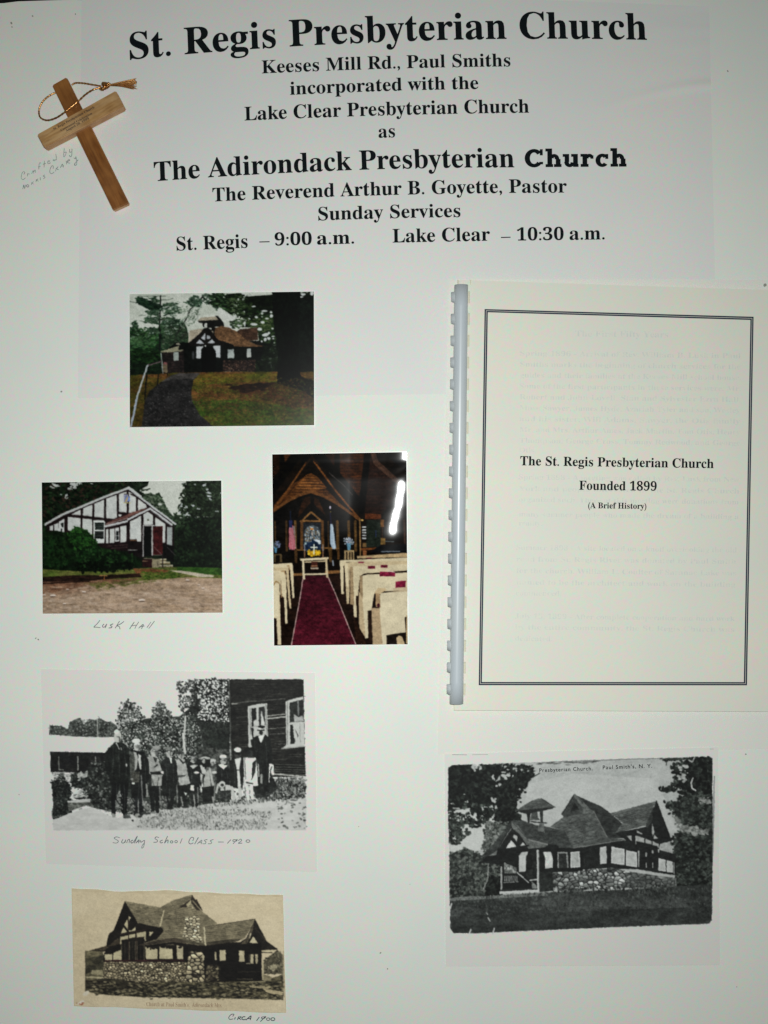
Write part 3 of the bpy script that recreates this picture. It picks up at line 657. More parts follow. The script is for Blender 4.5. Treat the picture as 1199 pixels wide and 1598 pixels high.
    p.dabs([(230, 470), (400, 450), (600, 500), (640, 560), (300, 590)], 130, 8, [(16, 40, 16), (12, 26, 12), (30, 54, 26)], 2, 0, 3); p.dabs([(230, 540), (620, 540), (600, 590), (260, 596)], 70, 9, [(6, 10, 6), (10, 16, 9)], 2, 0, 3)
    p.dabs([(30, 300), (60, 310), (60, 560), (30, 560)], 30, 8, [(14, 28, 14), (22, 40, 20)], 2, 0, 3)
    p.fill([(430, 425), (570, 415), (570, 455), (520, 465), (440, 455)], (28, 18, 20)); p.line([(440, 440), (566, 434)], 4, (60, 46, 44)); p.line([(470, 455), (566, 448)], 4, (60, 46, 44)); p.line([(570, 463), (625, 465)], 3, (130, 130, 124))
    p.rough((.3, 5.), (.25, 2.)); p.tone(.34, 1.05, 130); p.grain(.16, 9); return p


def paint_interior():
    p = Pic(424, 704.5, 638, 1008, (14, 11, 8)); A = (415, 700, 5.074); B = (424, 704, 5.551)
    p.view(*B)
    p.fill(R4(0, 0, 1200, 930), (10, 8, 6), (22, 14, 9), (80, 40))
    brn = (66, 36, 17)
    def boards(q, a, b, n, c=brn, c2=(44, 24, 12), ns=(90, 10)): p.fill(q, c, c2, ns); p.courses(q, a, b, n, (20, 10, 6), 4, .75)
    boards([(10, 20), (60, 20), (70, 240), (10, 330)], ((10, 20), (10, 330)), ((65, 20), (70, 260)), 12, (38, 20, 11), (26, 14, 8))
    boards([(105, 25), (220, 20), (120, 190), (110, 100)], ((105, 20), (105, 190)), ((220, 20), (140, 190)), 8, (78, 46, 20), (50, 28, 13))
    boards([(590, 20), (830, 20), (770, 330), (740, 460), (600, 280)], ((590, 20), (590, 440)), ((830, 20), (760, 440)), 16)
    boards([(430, 30), (560, 20), (545, 180), (470, 90)], ((430, 30), (470, 180)), ((560, 20), (545, 180)), 6, (40, 22, 12), (28, 15, 9))
    boards([(840, 60), (900, 50), (1060, 230), (1060, 420), (960, 540), (800, 540)], ((840, 100), (800, 540)), ((1060, 100), (960, 540)), 16, (38, 22, 16), (26, 16, 12))
    # trusses
    p.line([(230, 20), (0, 330)], 90, (9, 8, 6)); p.line([(400, 20), (760, 460)], 84, (9, 8, 6)); p.line([(830, 20), (780, 520)], 56, (9, 8, 7)); p.fill([(270, 20), (430, 20), (500, 140), (350, 60), (250, 130)], (8, 7, 5))
    p.line([(90, 20), (110, 220)], 34, (9, 8, 6)); p.line([(570, 20), (560, 190)], 42, (9, 8, 6)); p.line([(500, 190), (620, 290), (700, 380)], 8, (60, 54, 52)); p.line([(880, 20), (905, 100), (1100, 270)], 44, (66, 46, 36)); p.line([(1000, 20), (1140, 130)], 40, (14, 14, 14))
    # gable boards
    p.fill([(340, 190), (700, 560), (620, 540), (480, 420), (340, 370), (180, 410), (60, 500), (10, 520), (20, 470), (160, 300)], (84, 50, 22), (60, 34, 16), (50, 12))
    p.fill([(300, 205), (345, 190), (400, 225), (480, 320), (340, 350), (180, 345), (250, 260)], (112, 68, 30), (80, 48, 22), (90, 8))
    for i in range(7):
        y = 215 + i * 24; p.line([(310 - i * 22, y), (380 + i * 22, y + 2)], 5, (36, 20, 10)); p.line([(300 - i * 20, y + 8), (370 + i * 20, y + 10)], 4, (156, 106, 60) if i in (2, 3, 4) else (110, 70, 36))
    p.line([(20, 500), (110, 380), (300, 100)], 15, (92, 56, 26)); p.line([(370, 90), (560, 350), (765, 590)], 16, (106, 64, 30)); p.line([(230, 260), (170, 340), (60, 480)], 4, (30, 18, 10))
    p.line([(300, 110), (350, 50), (400, 110)], 16, (30, 18, 10))
    p.line([(10, 525), (130, 440), (240, 380), (340, 350), (440, 385), (560, 450), (660, 520), (755, 590)], 26, (98, 62, 32)); p.line([(10, 545), (130, 460), (240, 402), (340, 372), (440, 405), (560, 472), (660, 540), (745, 605)], 12, (10, 8, 6))
    p.fill([(340, 378), (440, 412), (560, 480), (660, 548), (745, 620), (750, 930), (10, 930), (10, 550), (130, 466), (240, 410)], (10, 9, 8), (17, 14, 12), (40, 40))
    p.fill([(290, 400), (335, 390), (335, 450), (225, 580), (250, 470)], (46, 26, 14), (30, 17, 9), (30, 10)); p.fill([(370, 400), (410, 420), (470, 560), (370, 460)], (58, 34, 18), (36, 20, 11), (30, 10))
    # altar window frame
    oak = (118, 84, 48); ok2 = (86, 58, 32)
    p.line([(340, 530), (268, 600)], 15, oak); p.line([(345, 530), (425, 598)], 15, oak); p.line([(252, 606), (440, 606)], 16, oak); p.line([(262, 610), (262, 850)], 24, ok2); p.line([(440, 610), (445, 850)], 24, ok2)
    p.fill(R4(276, 620, 428, 840), (30, 34, 38)); p.fill([(285, 800), (285, 690), (310, 655), (352, 640), (400, 655), (425, 700), (428, 800)], (56, 64, 70), (100, 104, 104), (10, 10), sharp=1.6)
    p.dabs([(290, 680), (350, 650), (420, 700), (420, 780), (290, 790)], 130, 5, [(150, 160, 168), (60, 80, 96), (36, 44, 52), (178, 182, 178), (110, 84, 50)], 1.4, 1.4, 1.4); p.ell(350, 675, 14, 9, (170, 110, 50)); p.ell(352, 715, 7, 22, (160, 150, 140))
    for x, w in ((30, 14), (128, 20), (205, 22), (490, 12), (570, 24), (668, 24), (725, 22)): p.line([(x, 610), (x + 4, 860)], w, (84, 62, 34) if w > 20 else (60, 44, 26))
    for x, w in ((215, 16), (510, 26), (580, 20)): p.line([(x, 850), (x, 930)], w, (74, 50, 26))
    p.line([(200, 856), (300, 858)], 12, (104, 74, 42)); p.line([(430, 838), (580, 842)], 14, (104, 74, 42))
    # flags
    p.line([(162, 520), (170, 640)], 8, (22, 30, 48)); p.fill([(152, 640), (185, 640), (212, 860), (160, 850), (148, 830)], (140, 36, 48))
    for i in range(5): p.line([(158 + i * 10, 650), (156 + i * 13, 852)], 5, (190, 176, 180))
    p.fill([(150, 600), (180, 600), (182, 665), (154, 660)], (34, 40, 74)); p.ell(507, 488, 8, 15, (186, 176, 190)); p.ell(512, 525, 4, 6, (120, 110, 60)); p.line([(510, 540), (515, 640)], 12, (28, 26, 48))
    p.fill([(508, 630), (530, 628), (560, 840), (530, 850), (508, 800)], (150, 166, 180)); p.line([(524, 640), (545, 845)], 5, (190, 200, 206))
    # pulpit cloth, altar cross, flowers
    p.fill([(290, 790), (430, 780), (430, 850), (410, 900), (320, 900), (290, 850)], (20, 30, 48), (30, 46, 66), (20, 20)); p.ell(385, 780, 42, 13, (200, 206, 210)); p.ell(415, 796, 14, 10, (190, 200, 200)); p.fill([(350, 762), (345, 800), (365, 810), (400, 792)], (24, 40, 60)); p.ell(296, 802, 10, 10, (140, 160, 160))
    p.dabs([(315, 868), (410, 862), (412, 890), (350, 905), (318, 885)], 60, 9, [(206, 170, 40), (190, 150, 30), (220, 190, 60), (150, 110, 30)], 1.3, 0, 3); p.line([(368, 808), (368, 890)], 11, (206, 208, 190)); p.line([(342, 834), (394, 834)], 11, (206, 208, 190))
    for x in (286, 445): p.line([(x, 810), (x, 880)], 7, (150, 150, 156)); p.line([(x, 870), (x, 920)], 11, (110, 82, 60))
    p.dabs([(625, 770), (665, 745), (715, 780), (705, 810), (640, 800)], 50, 7, [(170, 176, 190), (60, 74, 60), (120, 130, 150), (200, 204, 210)], 1.2, 0, 3); p.fill([(650, 800), (688, 800), (682, 858), (658, 858)], (90, 130, 150))
    p.dabs([(15, 800), (50, 780), (75, 800), (70, 830), (20, 830)], 34, 7, [(120, 130, 160), (50, 60, 60), (90, 100, 130)], 1.2, 0, 3); p.fill([(22, 836), (48, 836), (44, 882), (28, 882)], (80, 124, 150))
    # right wall
    p.fill(R4(775, 545, 950, 860), (20, 16, 13)); p.fill([(810, 540), (950, 545), (950, 590), (810, 588)], (88, 46, 24), (66, 34, 18), (40, 8)); p.fill(R4(822, 595, 945, 830), (26, 32, 26), (34, 40, 34), (40, 60)); p.line([(765, 590), (770, 910)], 12, (130, 100, 62)); p.ell(785, 598, 12, 8, (200, 160, 90))
    for i in range(5): p.fill(R4(786, 652 + i * 24, 820, 664 + i * 24), (186, 190, 190))
    p.line([(790, 690), (815, 740)], 5, (90, 92, 92)); p.fill(R4(788, 795, 822, 830), (96, 74, 46)); p.fill(R4(945, 592, 975, 655), (104, 70, 38)); p.line([(960, 660), (960, 760)], 6, (60, 40, 26)); p.fill(R4(945, 752, 985, 810), (116, 90, 48)); p.line([(780, 850), (920, 842)], 18, (94, 54, 28)); p.fill(R4(790, 860, 825, 905), (120, 76, 46)); p.line([(1150, 600), (1155, 800)], 18, (60, 42, 34))
    p.fill([(850, 880), (930, 820), (1160, 800), (1180, 870), (1180, 890)], (14, 16, 18)); p.line([(950, 872), (1110, 868)], 7, (130, 140, 150)); p.line([(985, 780), (1060, 784)], 5, (100, 116, 120)); p.line([(905, 690), (905, 740)], 10, (36, 44, 70))
    # lower part
    p.view(*A)
    p.fill(R4(40, 905, 1130, 1560), (18, 11, 9), (34, 20, 14), (60, 30)); p.fill([(60, 800), (60, 900), (130, 900), (125, 835), (66, 835)], (80, 66, 44)); p.fill(R4(78, 845, 112, 905), (20, 16, 12)); p.line([(235, 800), (240, 905)], 18, (70, 50, 30)); p.line([(505, 790), (515, 905)], 20, (74, 54, 30))
    p.fill([(622, 806), (700, 804), (700, 880), (622, 880)], (150, 128, 92))
    for x in (645, 668, 688): p.fill(R4(x - 7, 818, x + 3, 880), (40, 30, 22))
    p.fill([(210, 905), (590, 900), (590, 990), (220, 1000)], (14, 10, 8)); p.line([(220, 998), (300, 996)], 20, (122, 88, 54)); p.line([(480, 980), (580, 976)], 24, (118, 82, 48)); p.line([(530, 890), (535, 925)], 12, (110, 116, 124))
    p.grad([(290, 1010), (490, 1005), (560, 1170), (640, 1360), (720, 1560), (200, 1560), (240, 1350), (275, 1150)], (38, 12, 18), (82, 22, 36))
    p.fill([(290, 1010), (490, 1005), (560, 1170), (640, 1360), (720, 1560), (200, 1560), (240, 1350), (275, 1150)], (52, 14, 24), (80, 22, 36), (60, 14), al=.5)
    for l in ([(296, 1020), (272, 1180), (240, 1350), (203, 1556)], [(492, 1015), (560, 1170), (640, 1370), (715, 1556)]): p.line(l, 7, (168, 142, 136)); p.line(l, 3, (200, 180, 172))
    # altar table
    ivory = (206, 192, 160); sh = (150, 128, 98); iv2 = (190, 172, 138)
    p.fill([(270, 872), (498, 860), (498, 878), (275, 890)], ivory); p.line([(295, 880), (302, 1030)], 17, ivory); p.line([(478, 870), (486, 1015)], 17, iv2); p.line([(305, 900), (470, 890)], 10, iv2); p.line([(305, 996), (480, 992)], 12, ivory); p.fill(R4(360, 895, 410, 960), (60, 30, 24)); p.line([(362, 930), (408, 930)], 9, (150, 110, 80)); p.line([(360, 948), (412, 948)], 12, (170, 160, 140)); p.line([(292, 1020), (312, 1032)], 6, ivory)
    # left pews
    p.fill([(50, 915), (208, 905), (215, 930), (226, 1180), (212, 1186), (190, 945), (55, 945)], ivory)
    p.fill([(55, 945), (180, 940), (190, 1100), (202, 1265), (188, 1268), (168, 1080), (160, 968), (56, 965)], iv2)
    p.fill([(55, 962), (150, 970), (160, 1000), (172, 1385), (154, 1388), (145, 1180), (115, 1160), (115, 1010), (58, 1000)], ivory); p.fill([(56, 1000), (118, 1005), (118, 1070), (56, 1080)], (198, 184, 152)); p.fill([(118, 1010), (130, 1180), (118, 1180)], (120, 92, 66))
    p.fill([(48, 1075), (95, 1045), (108, 1070), (112, 1180), (122, 1555), (95, 1555), (84, 1345), (48, 1340)], ivory); p.fill([(48, 1078), (96, 1085), (100, 1335), (48, 1330)], (212, 200, 170)); p.line([(60, 1082), (80, 1050), (104, 1065)], 10, (160, 132, 92))
    for l in ([(170, 930), (182, 925), (190, 960)], [(125, 975), (145, 970), (158, 1000)]): p.line(l, 7, (150, 120, 84))
    p.fill([(52, 1345), (84, 1348), (92, 1555), (52, 1555)], (26, 16, 12))
    # right pews
    def pew(q, c): p.fill(q, c, tuple(int(v * .93) for v in c), (90, 60))
    pew([(720, 852), (1130, 825), (1130, 860), (725, 870)], (176, 152, 114)); pew([(585, 885), (1130, 862), (1130, 900), (640, 900), (615, 930), (618, 1150), (600, 1152)], ivory); p.fill([(585, 885), (600, 890), (612, 1150), (598, 1150)], ivory)
    pew([(620, 905), (700, 898), (1130, 888), (1130, 930), (700, 935), (665, 955), (660, 1228), (642, 1230), (630, 1050)], iv2); p.fill([(625, 910), (650, 910), (652, 1100), (634, 1080)], ivory)
    pew([(672, 945), (700, 932), (1130, 915), (1130, 965), (780, 990), (745, 1010), (730, 1160), (722, 1335), (700, 1338), (680, 1110)], ivory); p.fill([(668, 940), (690, 940), (700, 1240), (668, 1230)], sh); p.fill([(712, 1165), (738, 1165), (740, 1300), (722, 1335)], (30, 18, 12))
    pew([(745, 1010), (800, 998), (1130, 980), (1130, 1125), (905, 1130), (860, 1150), (835, 1280), (812, 1290), (812, 1500), (788, 1505), (765, 1250)], (210, 197, 166)); p.fill([(742, 1005), (765, 1010), (770, 1190), (745, 1170)], sh); p.fill([(735, 1125), (765, 1190), (790, 1500), (740, 1420)], (176, 156, 124)); p.fill([(806, 1285), (838, 1280), (845, 1555), (812, 1500)], (36, 24, 18)); p.fill([(690, 1300), (735, 1420), (800, 1555), (720, 1555)], (40, 24, 16))
    p.fill([(835, 1260), (905, 1265), (925, 1555), (848, 1555)], (168, 146, 116)); pew([(905, 1145), (1130, 1120), (1130, 1450), (955, 1480), (958, 1555), (925, 1555), (900, 1260)], (214, 202, 172)); p.fill([(868, 1130), (900, 1110), (908, 1260), (872, 1255)], (150, 124, 92)); p.fill([(860, 1145), (885, 1105), (940, 1105), (960, 1118), (905, 1150)], (186, 164, 128)); p.fill([(1010, 1105), (1130, 1095), (1130, 1130), (1010, 1140)], (170, 148, 118), al=.5)
    p.fill([(955, 1478), (1100, 1455), (1110, 1555), (960, 1555)], (26, 20, 16)); p.fill([(1035, 1500), (1055, 1480), (1080, 1490), (1105, 1555), (1040, 1555)], (190, 168, 132)); p.line([(1106, 1340), (1116, 1460)], 14, (40, 28, 22)); p.fill(R4(1112, 1320, 1130, 1545), (180, 158, 120)); p.ell(892, 1242, 11, 16, (50, 18, 26))
    for q in (R4(732, 896, 776, 906), R4(808, 930, 864, 950), R4(912, 922, 964, 942), R4(902, 975, 1024, 1012), [(1028, 1052), (1108, 1045), (1106, 1098), (1028, 1102)], R4(800, 864, 836, 870)): p.fill(q, (124, 32, 58), (96, 22, 44), (14, 14))
    p.line([(965, 968), (1022, 980)], 5, (210, 200, 190)); p.line([(980, 1556), (1120, 1556)], 8, (226, 224, 220))
    p.rough((.3, 6.), (.15, 2.)); p.tone(.34, 1.05, 130); p.grain(.14, 5); return p


def person(p, x, top, bot, w, coat=30, legs=26, face=190, hat=None, legw=.2, leglen=.42, shirt=None, collar=None):
    """a standing figure of the old class photograph, printed tone on tone"""
    h = bot - top; hd = h * .13; c = lambda v: (v, v + 3, v)
    ht = top + hd * 1.0; sh = top + hd * 1.35; wa = bot - h * leglen
    for s_ in (-1, 1): p.fill([(x + s_ * w * .06, wa - 6), (x + s_ * w * .40, wa - 6), (x + s_ * w * .34, bot), (x + s_ * w * .14, bot)], c(legs)); p.ell(x + s_ * w * .26, bot, w * .17, w * .08, c(legs if legs < 90 else 60))
    p.fill([(x - w * .2, sh - 6), (x + w * .2, sh - 6), (x + w * .48, sh + h * .05), (x + w * .54, sh + h * .24), (x + w * .42, wa + h * .04), (x - w * .42, wa + h * .04), (x - w * .54, sh + h * .24), (x - w * .48, sh + h * .05)], c(coat), c(min(235, int(coat * 1.35) + 8)), (14, 24))
    if shirt: p.fill([(x - w * .14, sh - 4), (x + w * .14, sh - 4), (x + w * .02, sh + h * .17)], c(shirt))
    if collar: p.fill([(x - w * .34, sh), (x, sh + h * .14), (x + w * .34, sh), (x + w * .2, sh - 6), (x, sh + h * .06), (x - w * .2, sh - 6)], c(collar))
    p.ell(x, top + hd * .62, hd * .46, hd * .62, c(face)); p.ell(x + hd * .08, top + hd * .68, hd * .3, hd * .1, c(int(face * .45))); p.ell(x, top + hd * .98, hd * .24, hd * .08, c(int(face * .5)))
    p.ell(x, top + hd * .16, hd * .5, hd * .24, c(hat if hat is not None else 40))
    if hat is not None: p.ell(x, top + hd * .34, hd * .72, hd * .12, c(hat))
    for s_ in (-1, 1): p.ell(x + s_ * w * .5, sh + h * .28, w * .09, w * .1, c(180))


def paint_class():
    P_ = (203, 203, 200); p = Pic(64, 1044, 495, 1361, P_)
    V = (50, 1030, 2.607); A = (150, 1110, 6.661); B = (310, 1050, 6.656); Cc = (70, 1050, 6.66)
    ink = (26, 29, 28); bl = [(24, 28, 26), (40, 44, 42), (70, 74, 70), (14, 16, 16)]
    lt = [(196, 197, 192), (160, 162, 158), (120, 124, 120)]
    p.view(*Cc)
    p.fill([(50, 540), (90, 550), (170, 550), (240, 590), (260, 510), (330, 480), (370, 465), (410, 540), (460, 480), (520, 490), (570, 470), (640, 505), (700, 515), (760, 560), (760, 670), (330, 662), (50, 640)], (84, 88, 84), (50, 54, 50), (16, 16), sharp=1.3)
    p.dabs([(50, 545), (240, 590), (330, 480), (700, 510), (740, 660), (50, 640)], 190, 7, [(60, 64, 60), (110, 114, 108), (40, 42, 40), (150, 152, 148)], 1.3, 0, 3); p.line([(548, 480), (548, 665)], 8, (176, 178, 172)); p.line([(560, 455), (575, 480)], 5, (120, 122, 118))
    p.fill([(58, 822), (640, 832), (660, 1000), (520, 1040), (60, 1030)], (20, 20, 22), (34, 34, 32), (30, 30)); p.line([(146, 870), (148, 1008), (195, 1008)], 9, (130, 132, 126)); p.line([(344, 870), (347, 1010)], 12, (150, 152, 146)); p.line([(528, 870), (530, 950)], 9, (130, 130, 126)); p.line([(58, 822), (640, 834)], 7, (16, 16, 20))
    # bushes left
    for g, n in (([(70, 1130), (130, 1100), (150, 1050), (190, 1050), (220, 1110), (260, 1180), (280, 1260), (240, 1330), (90, 1340)], 170), ([(270, 1060), (330, 1030), (450, 1050), (480, 1130), (400, 1210), (280, 1180)], 130), ([(85, 1330), (250, 1300), (320, 1350), (250, 1480), (90, 1520)], 170), ([(420, 1050), (560, 940), (650, 900), (720, 1000), (700, 1220), (560, 1290), (400, 1290), (400, 1200)], 330)):
        p.fill(g, (24, 27, 24), (54, 58, 52), (16, 16)); p.dabs(g, n, 10, bl, 1.5, 0, 3)
    p.dabs([(70, 1040), (270, 1040), (260, 1120), (90, 1130)], 26, 7, [(110, 112, 108), (150, 150, 146)], 2, 0, .6)
    p.dabs([(350, 1040), (450, 1010), (460, 1080), (350, 1120)], 26, 9, [(190, 192, 186), (150, 152, 148)], 2, -.6, .4)
    p.fill([(230, 1330), (530, 1310), (560, 1330), (420, 1352), (240, 1350)], (170, 172, 168), (200, 200, 196), (30, 6)); p.fill([(300, 1300), (520, 1285), (540, 1305), (330, 1316)], (34, 36, 34)); p.fill([(240, 1355), (560, 1335), (720, 1420), (560, 1420), (430, 1380), (250, 1440)], (70, 72, 68), (120, 122, 116), (20, 12))
    p.dabs([(380, 1200), (560, 1230), (520, 1300), (280, 1290)], 26, 8, lt, 2.6, -.5, .5); p.dabs([(530, 1230), (700, 1230), (700, 1430), (560, 1420)], 110, 7, [(110, 112, 106), (60, 62, 58), (170, 170, 164), (40, 42, 40)], 1.2, 1.2, 1)
    p.dabs([(90, 1490), (260, 1480), (240, 1590), (90, 1590)], 60, 7, [(70, 72, 68), (120, 122, 118)], 1.3, 0, 3, clump=.45); p.ell(330, 1525, 22, 6, (60, 62, 58)); p.dabs([(270, 1400), (640, 1420), (700, 1560), (300, 1500)], 16, 6, [(120, 122, 118), (90, 92, 88)], 2.4, 0, .5)
    # the saplings and the trees behind the row
    p.view(*V)
    p.fill([(360, 260), (460, 240), (520, 230), (600, 230), (700, 150), (805, 180), (805, 580), (700, 600), (440, 640), (250, 590), (230, 500), (330, 400)], (60, 64, 60), (34, 38, 34), (12, 12), sharp=1.4)
    for g, n, cl in (([(345, 240), (390, 165), (440, 210), (470, 270), (470, 420), (350, 400)], 330, 0), ([(465, 280), (520, 165), (570, 230), (620, 260), (640, 400), (470, 420)], 380, 0), ([(600, 230), (700, 150), (800, 180), (800, 400), (600, 400)], 420, 0)):
        p.dabs(g, n, 4, [(30, 34, 32), (54, 58, 54), (90, 94, 90), (20, 22, 20)], 1.4, 0, 3); p.dabs(g, int(n * .6), 3, [(206, 207, 202), (170, 172, 168), (140, 142, 138)], 1.3, 0, 3)
    p.dabs([(350, 190), (390, 160), (450, 190), (460, 240), (350, 240)], 46, 4, [(50, 54, 50), (90, 92, 88)], 1.3, 0, 3); p.dabs([(490, 200), (520, 160), (560, 210), (560, 240), (490, 250)], 46, 4, [(50, 54, 50), (90, 92, 88)], 1.3, 0, 3)
    p.fill([(670, 78), (805, 78), (805, 480), (700, 420), (690, 300), (650, 200)], (56, 60, 56), (28, 30, 28), (10, 10), al=.9)
    p.dabs([(660, 80), (803, 80), (803, 260), (700, 250), (650, 180)], 330, 5, [(28, 30, 28), (50, 52, 50), (16, 18, 16)], 1.5, 0, 3); p.dabs([(670, 80), (803, 80), (803, 260), (680, 240)], 200, 4, [(206, 207, 203), (190, 191, 188)], 1.2, 0, 3)
    p.dabs([(590, 90), (660, 80), (670, 190), (600, 210)], 90, 4, [(60, 62, 60), (110, 112, 108), (40, 42, 40)], 1.5, .8, 3)
    p.dabs([(700, 260), (803, 250), (803, 390), (720, 400)], 170, 5, [(22, 24, 22), (34, 38, 34), (46, 50, 46)], 1.5, 0, 3); p.fill([(720, 300), (804, 300), (804, 400), (740, 400)], (26, 30, 27), (40, 44, 40), (20, 20), al=.8)
    p.line([(625, 230), (618, 330), (624, 380)], 7, (190, 191, 186)); p.line([(615, 300), (622, 372)], 9, (196, 197, 192))
    p.fill([(230, 420), (330, 400), (330, 620), (250, 600), (220, 520)], (28, 31, 28), (54, 58, 54), (12, 12), al=.85); p.dabs([(230, 420), (330, 400), (330, 620), (250, 600), (220, 520)], 120, 5, [(80, 84, 80), (20, 22, 20), (120, 122, 118), (40, 42, 40)], 1.4, 0, 3)
    p.dabs([(400, 420), (960, 440), (960, 600), (420, 640)], 420, 4, [(70, 72, 68), (120, 122, 116), (40, 42, 40), (160, 160, 154)], 1.2, 1.4, 1)
    # ground
    p.fill([(150, 625), (240, 600), (330, 640), (520, 610), (760, 580), (1000, 570), (1116, 560), (1116, 692), (86, 692), (86, 650)], (198, 198, 194), (186, 186, 182), (40, 12))
    p.dabs([(560, 590), (1000, 560), (950, 690), (620, 690), (430, 680), (430, 630)], 900, 2.0, [(90, 92, 88), (130, 132, 128), (160, 161, 157), (60, 62, 60)], 2, 1.5, .8, .8, clump=.42)
    p.dabs([(880, 500), (1110, 470), (1110, 560), (960, 575), (800, 590), (860, 540)], 330, 3, [(54, 56, 54), (96, 98, 94), (140, 142, 138), (30, 32, 30)], 1.8, 1.4, 1)
    p.dabs([(1000, 570), (1116, 560), (1116, 690), (1000, 690)], 22, 5, [(90, 92, 88), (130, 132, 128)], 1.6, 0, 1.5)
    # the clapboard house
    p.view(*B)
    p.fill([(316, 66), (1090, 66), (1112, 1080), (780, 1080), (560, 1100), (345, 1050), (325, 560)], (24, 24, 22), (36, 36, 33), (60, 10))
    for i in range(40):
        y = 90 + i * 26
        for j in range(6):
            if p.r.rand() < .62: x = 340 + p.r.rand() * 640; p.line([(x, y + p.r.rand() * 8), (x + 60 + p.r.rand() * 120, y - 4 + p.r.rand() * 8)], 3, (70, 70, 66) if y < 420 else (96, 96, 90), .7)
    for y in (950, 975, 1000, 1020, 1045): p.line([(790, y), (1110, y + 12)], 7, (90, 92, 86)); p.line([(790, y + 10), (1110, y + 22)], 7, (18, 18, 18))
    p.line([(318, 66), (330, 560), (345, 880)], 10, (84, 86, 82)); p.line([(350, 325), (500, 300), (900, 270)], 7, (96, 96, 92)); p.line([(350, 322), (400, 318)], 12, (140, 140, 134)); p.line([(720, 448), (900, 428)], 12, (150, 150, 144)); p.line([(720, 475), (910, 456)], 15, (176, 176, 170)); p.line([(725, 582), (910, 565)], 5, (140, 140, 134)); p.line([(740, 637), (900, 630)], 5, (120, 120, 116)); p.line([(790, 1052), (1110, 1078)], 12, (190, 190, 184)); p.line([(790, 735), (900, 740)], 5, (120, 120, 116)); p.line([(350, 470), (510, 455)], 5, (90, 90, 86))
    fr = (186, 187, 182)
    p.fill([(512, 350), (620, 322), (712, 316), (722, 660), (700, 690), (600, 760), (520, 780)], fr); p.fill([(550, 372), (600, 362), (604, 545), (552, 560)], (26, 27, 26)); p.fill([(625, 358), (690, 350), (696, 540), (628, 545)], (40, 41, 40)); p.fill([(575, 500), (600, 480), (604, 545), (572, 552)], fr); p.fill([(648, 400), (655, 400), (690, 520), (690, 548), (648, 548)], (196, 197, 192)); p.fill([(545, 575), (570, 570), (575, 690), (565, 700)], (34, 35, 34)); p.line([(540, 565), (700, 548)], 10, (150, 150, 146)); p.line([(535, 370), (540, 640)], 7, (110, 112, 108)); p.line([(700, 330), (712, 640)], 6, (110, 112, 108))
    p.fill([(905, 300), (940, 280), (1088, 245), (1104, 765), (870, 785), (912, 750)], fr); p.fill([(945, 310), (1086, 275), (1094, 505), (950, 520)], (34, 36, 34)); p.line([(1034, 300), (1040, 440)], 18, (110, 112, 110)); p.fill([(990, 430), (1040, 460), (1085, 440), (1092, 500), (995, 510)], (160, 161, 158)); p.line([(940, 523), (1100, 512)], 14, (180, 181, 176)); p.fill([(950, 540), (978, 536), (1000, 735), (956, 738)], (26, 28, 26)); p.fill([(1000, 580), (1040, 650), (1030, 670)], (80, 80, 78)); p.line([(1052, 520), (1058, 720)], 4, (110, 112, 108)); p.ell(990, 705, 14, 28, (30, 32, 30)); p.line([(865, 785), (1104, 765)], 12, (150, 151, 146)); p.line([(925, 300), (925, 740)], 8, (120, 122, 118))
    p.fill([(890, 1110), (930, 1080), (1110, 1090), (1112, 1140), (900, 1145)], (196, 196, 192)); p.dabs([(960, 1095), (1110, 1100), (1110, 1135), (960, 1130)], 20, 9, [(120, 122, 118), (70, 72, 70)], 2.2, .1, .5)
    p.dabs([(840, 1080), (1112, 1150), (1112, 1290), (620, 1330), (560, 1250), (800, 1200)], 330, 9, [(54, 56, 54), (96, 98, 94), (140, 142, 138), (26, 28, 26)], 1.8, 1.2, 1.4); p.ell(990, 1322, 40, 9, (70, 72, 70)); p.ell(1100, 1532, 16, 12, (80, 82, 80))
    # dark mass right of the row
    p.fill([(560, 1060), (760, 1060), (830, 1200), (720, 1290), (600, 1300), (560, 1200)], (26, 28, 26), (50, 52, 50), (30, 30)); p.fill([(0, 760), (330, 800), (340, 1320), (0, 1330)], (34, 37, 34), (90, 92, 88), (24, 24), sharp=1.2)
    # man at the right end
    p.fill([(540, 700), (600, 655), (690, 640), (750, 690), (775, 950), (735, 1240), (680, 1240), (640, 1000), (600, 930), (560, 790)], (22, 24, 23), (34, 37, 34), (20, 40)); p.fill([(620, 655), (690, 640), (650, 730), (632, 700)], (214, 215, 210)); p.ell(648, 600, 32, 50, (180, 181, 176)); p.ell(650, 622, 20, 24, (34, 36, 34)); p.fill(R4(608, 588, 684, 600), (44, 46, 44)); p.ell(655, 560, 36, 16, (26, 28, 26)); p.ell(640, 580, 20, 10, (206, 207, 202)); p.fill([(735, 940), (780, 950), (785, 1060), (760, 1065), (745, 990), (738, 1140), (728, 1140)], (200, 200, 196)); p.line([(760, 975), (752, 1010)], 8, (40, 42, 40))
    # two girls
    p.fill([(320, 920), (360, 880), (450, 880), (475, 1000), (460, 1200), (400, 1200), (330, 1180)], (30, 32, 30)); p.fill([(375, 895), (440, 885), (425, 1000), (440, 1180), (408, 1185), (400, 1010)], (208, 209, 204)); p.ell(405, 850, 36, 40, (60, 60, 58)); p.ell(408, 800, 38, 26, (204, 205, 200)); p.ell(405, 838, 28, 14, (26, 28, 26)); p.line([(400, 1010), (432, 1010)], 9, (50, 52, 50))
    for a, b in (((345, 1190), (370, 1310)), ((425, 1190), (440, 1300))): p.line([a, b], 30, (190, 191, 186))
    p.fill([(440, 1290), (478, 1310), (470, 1322), (440, 1310)], (60, 60, 58))
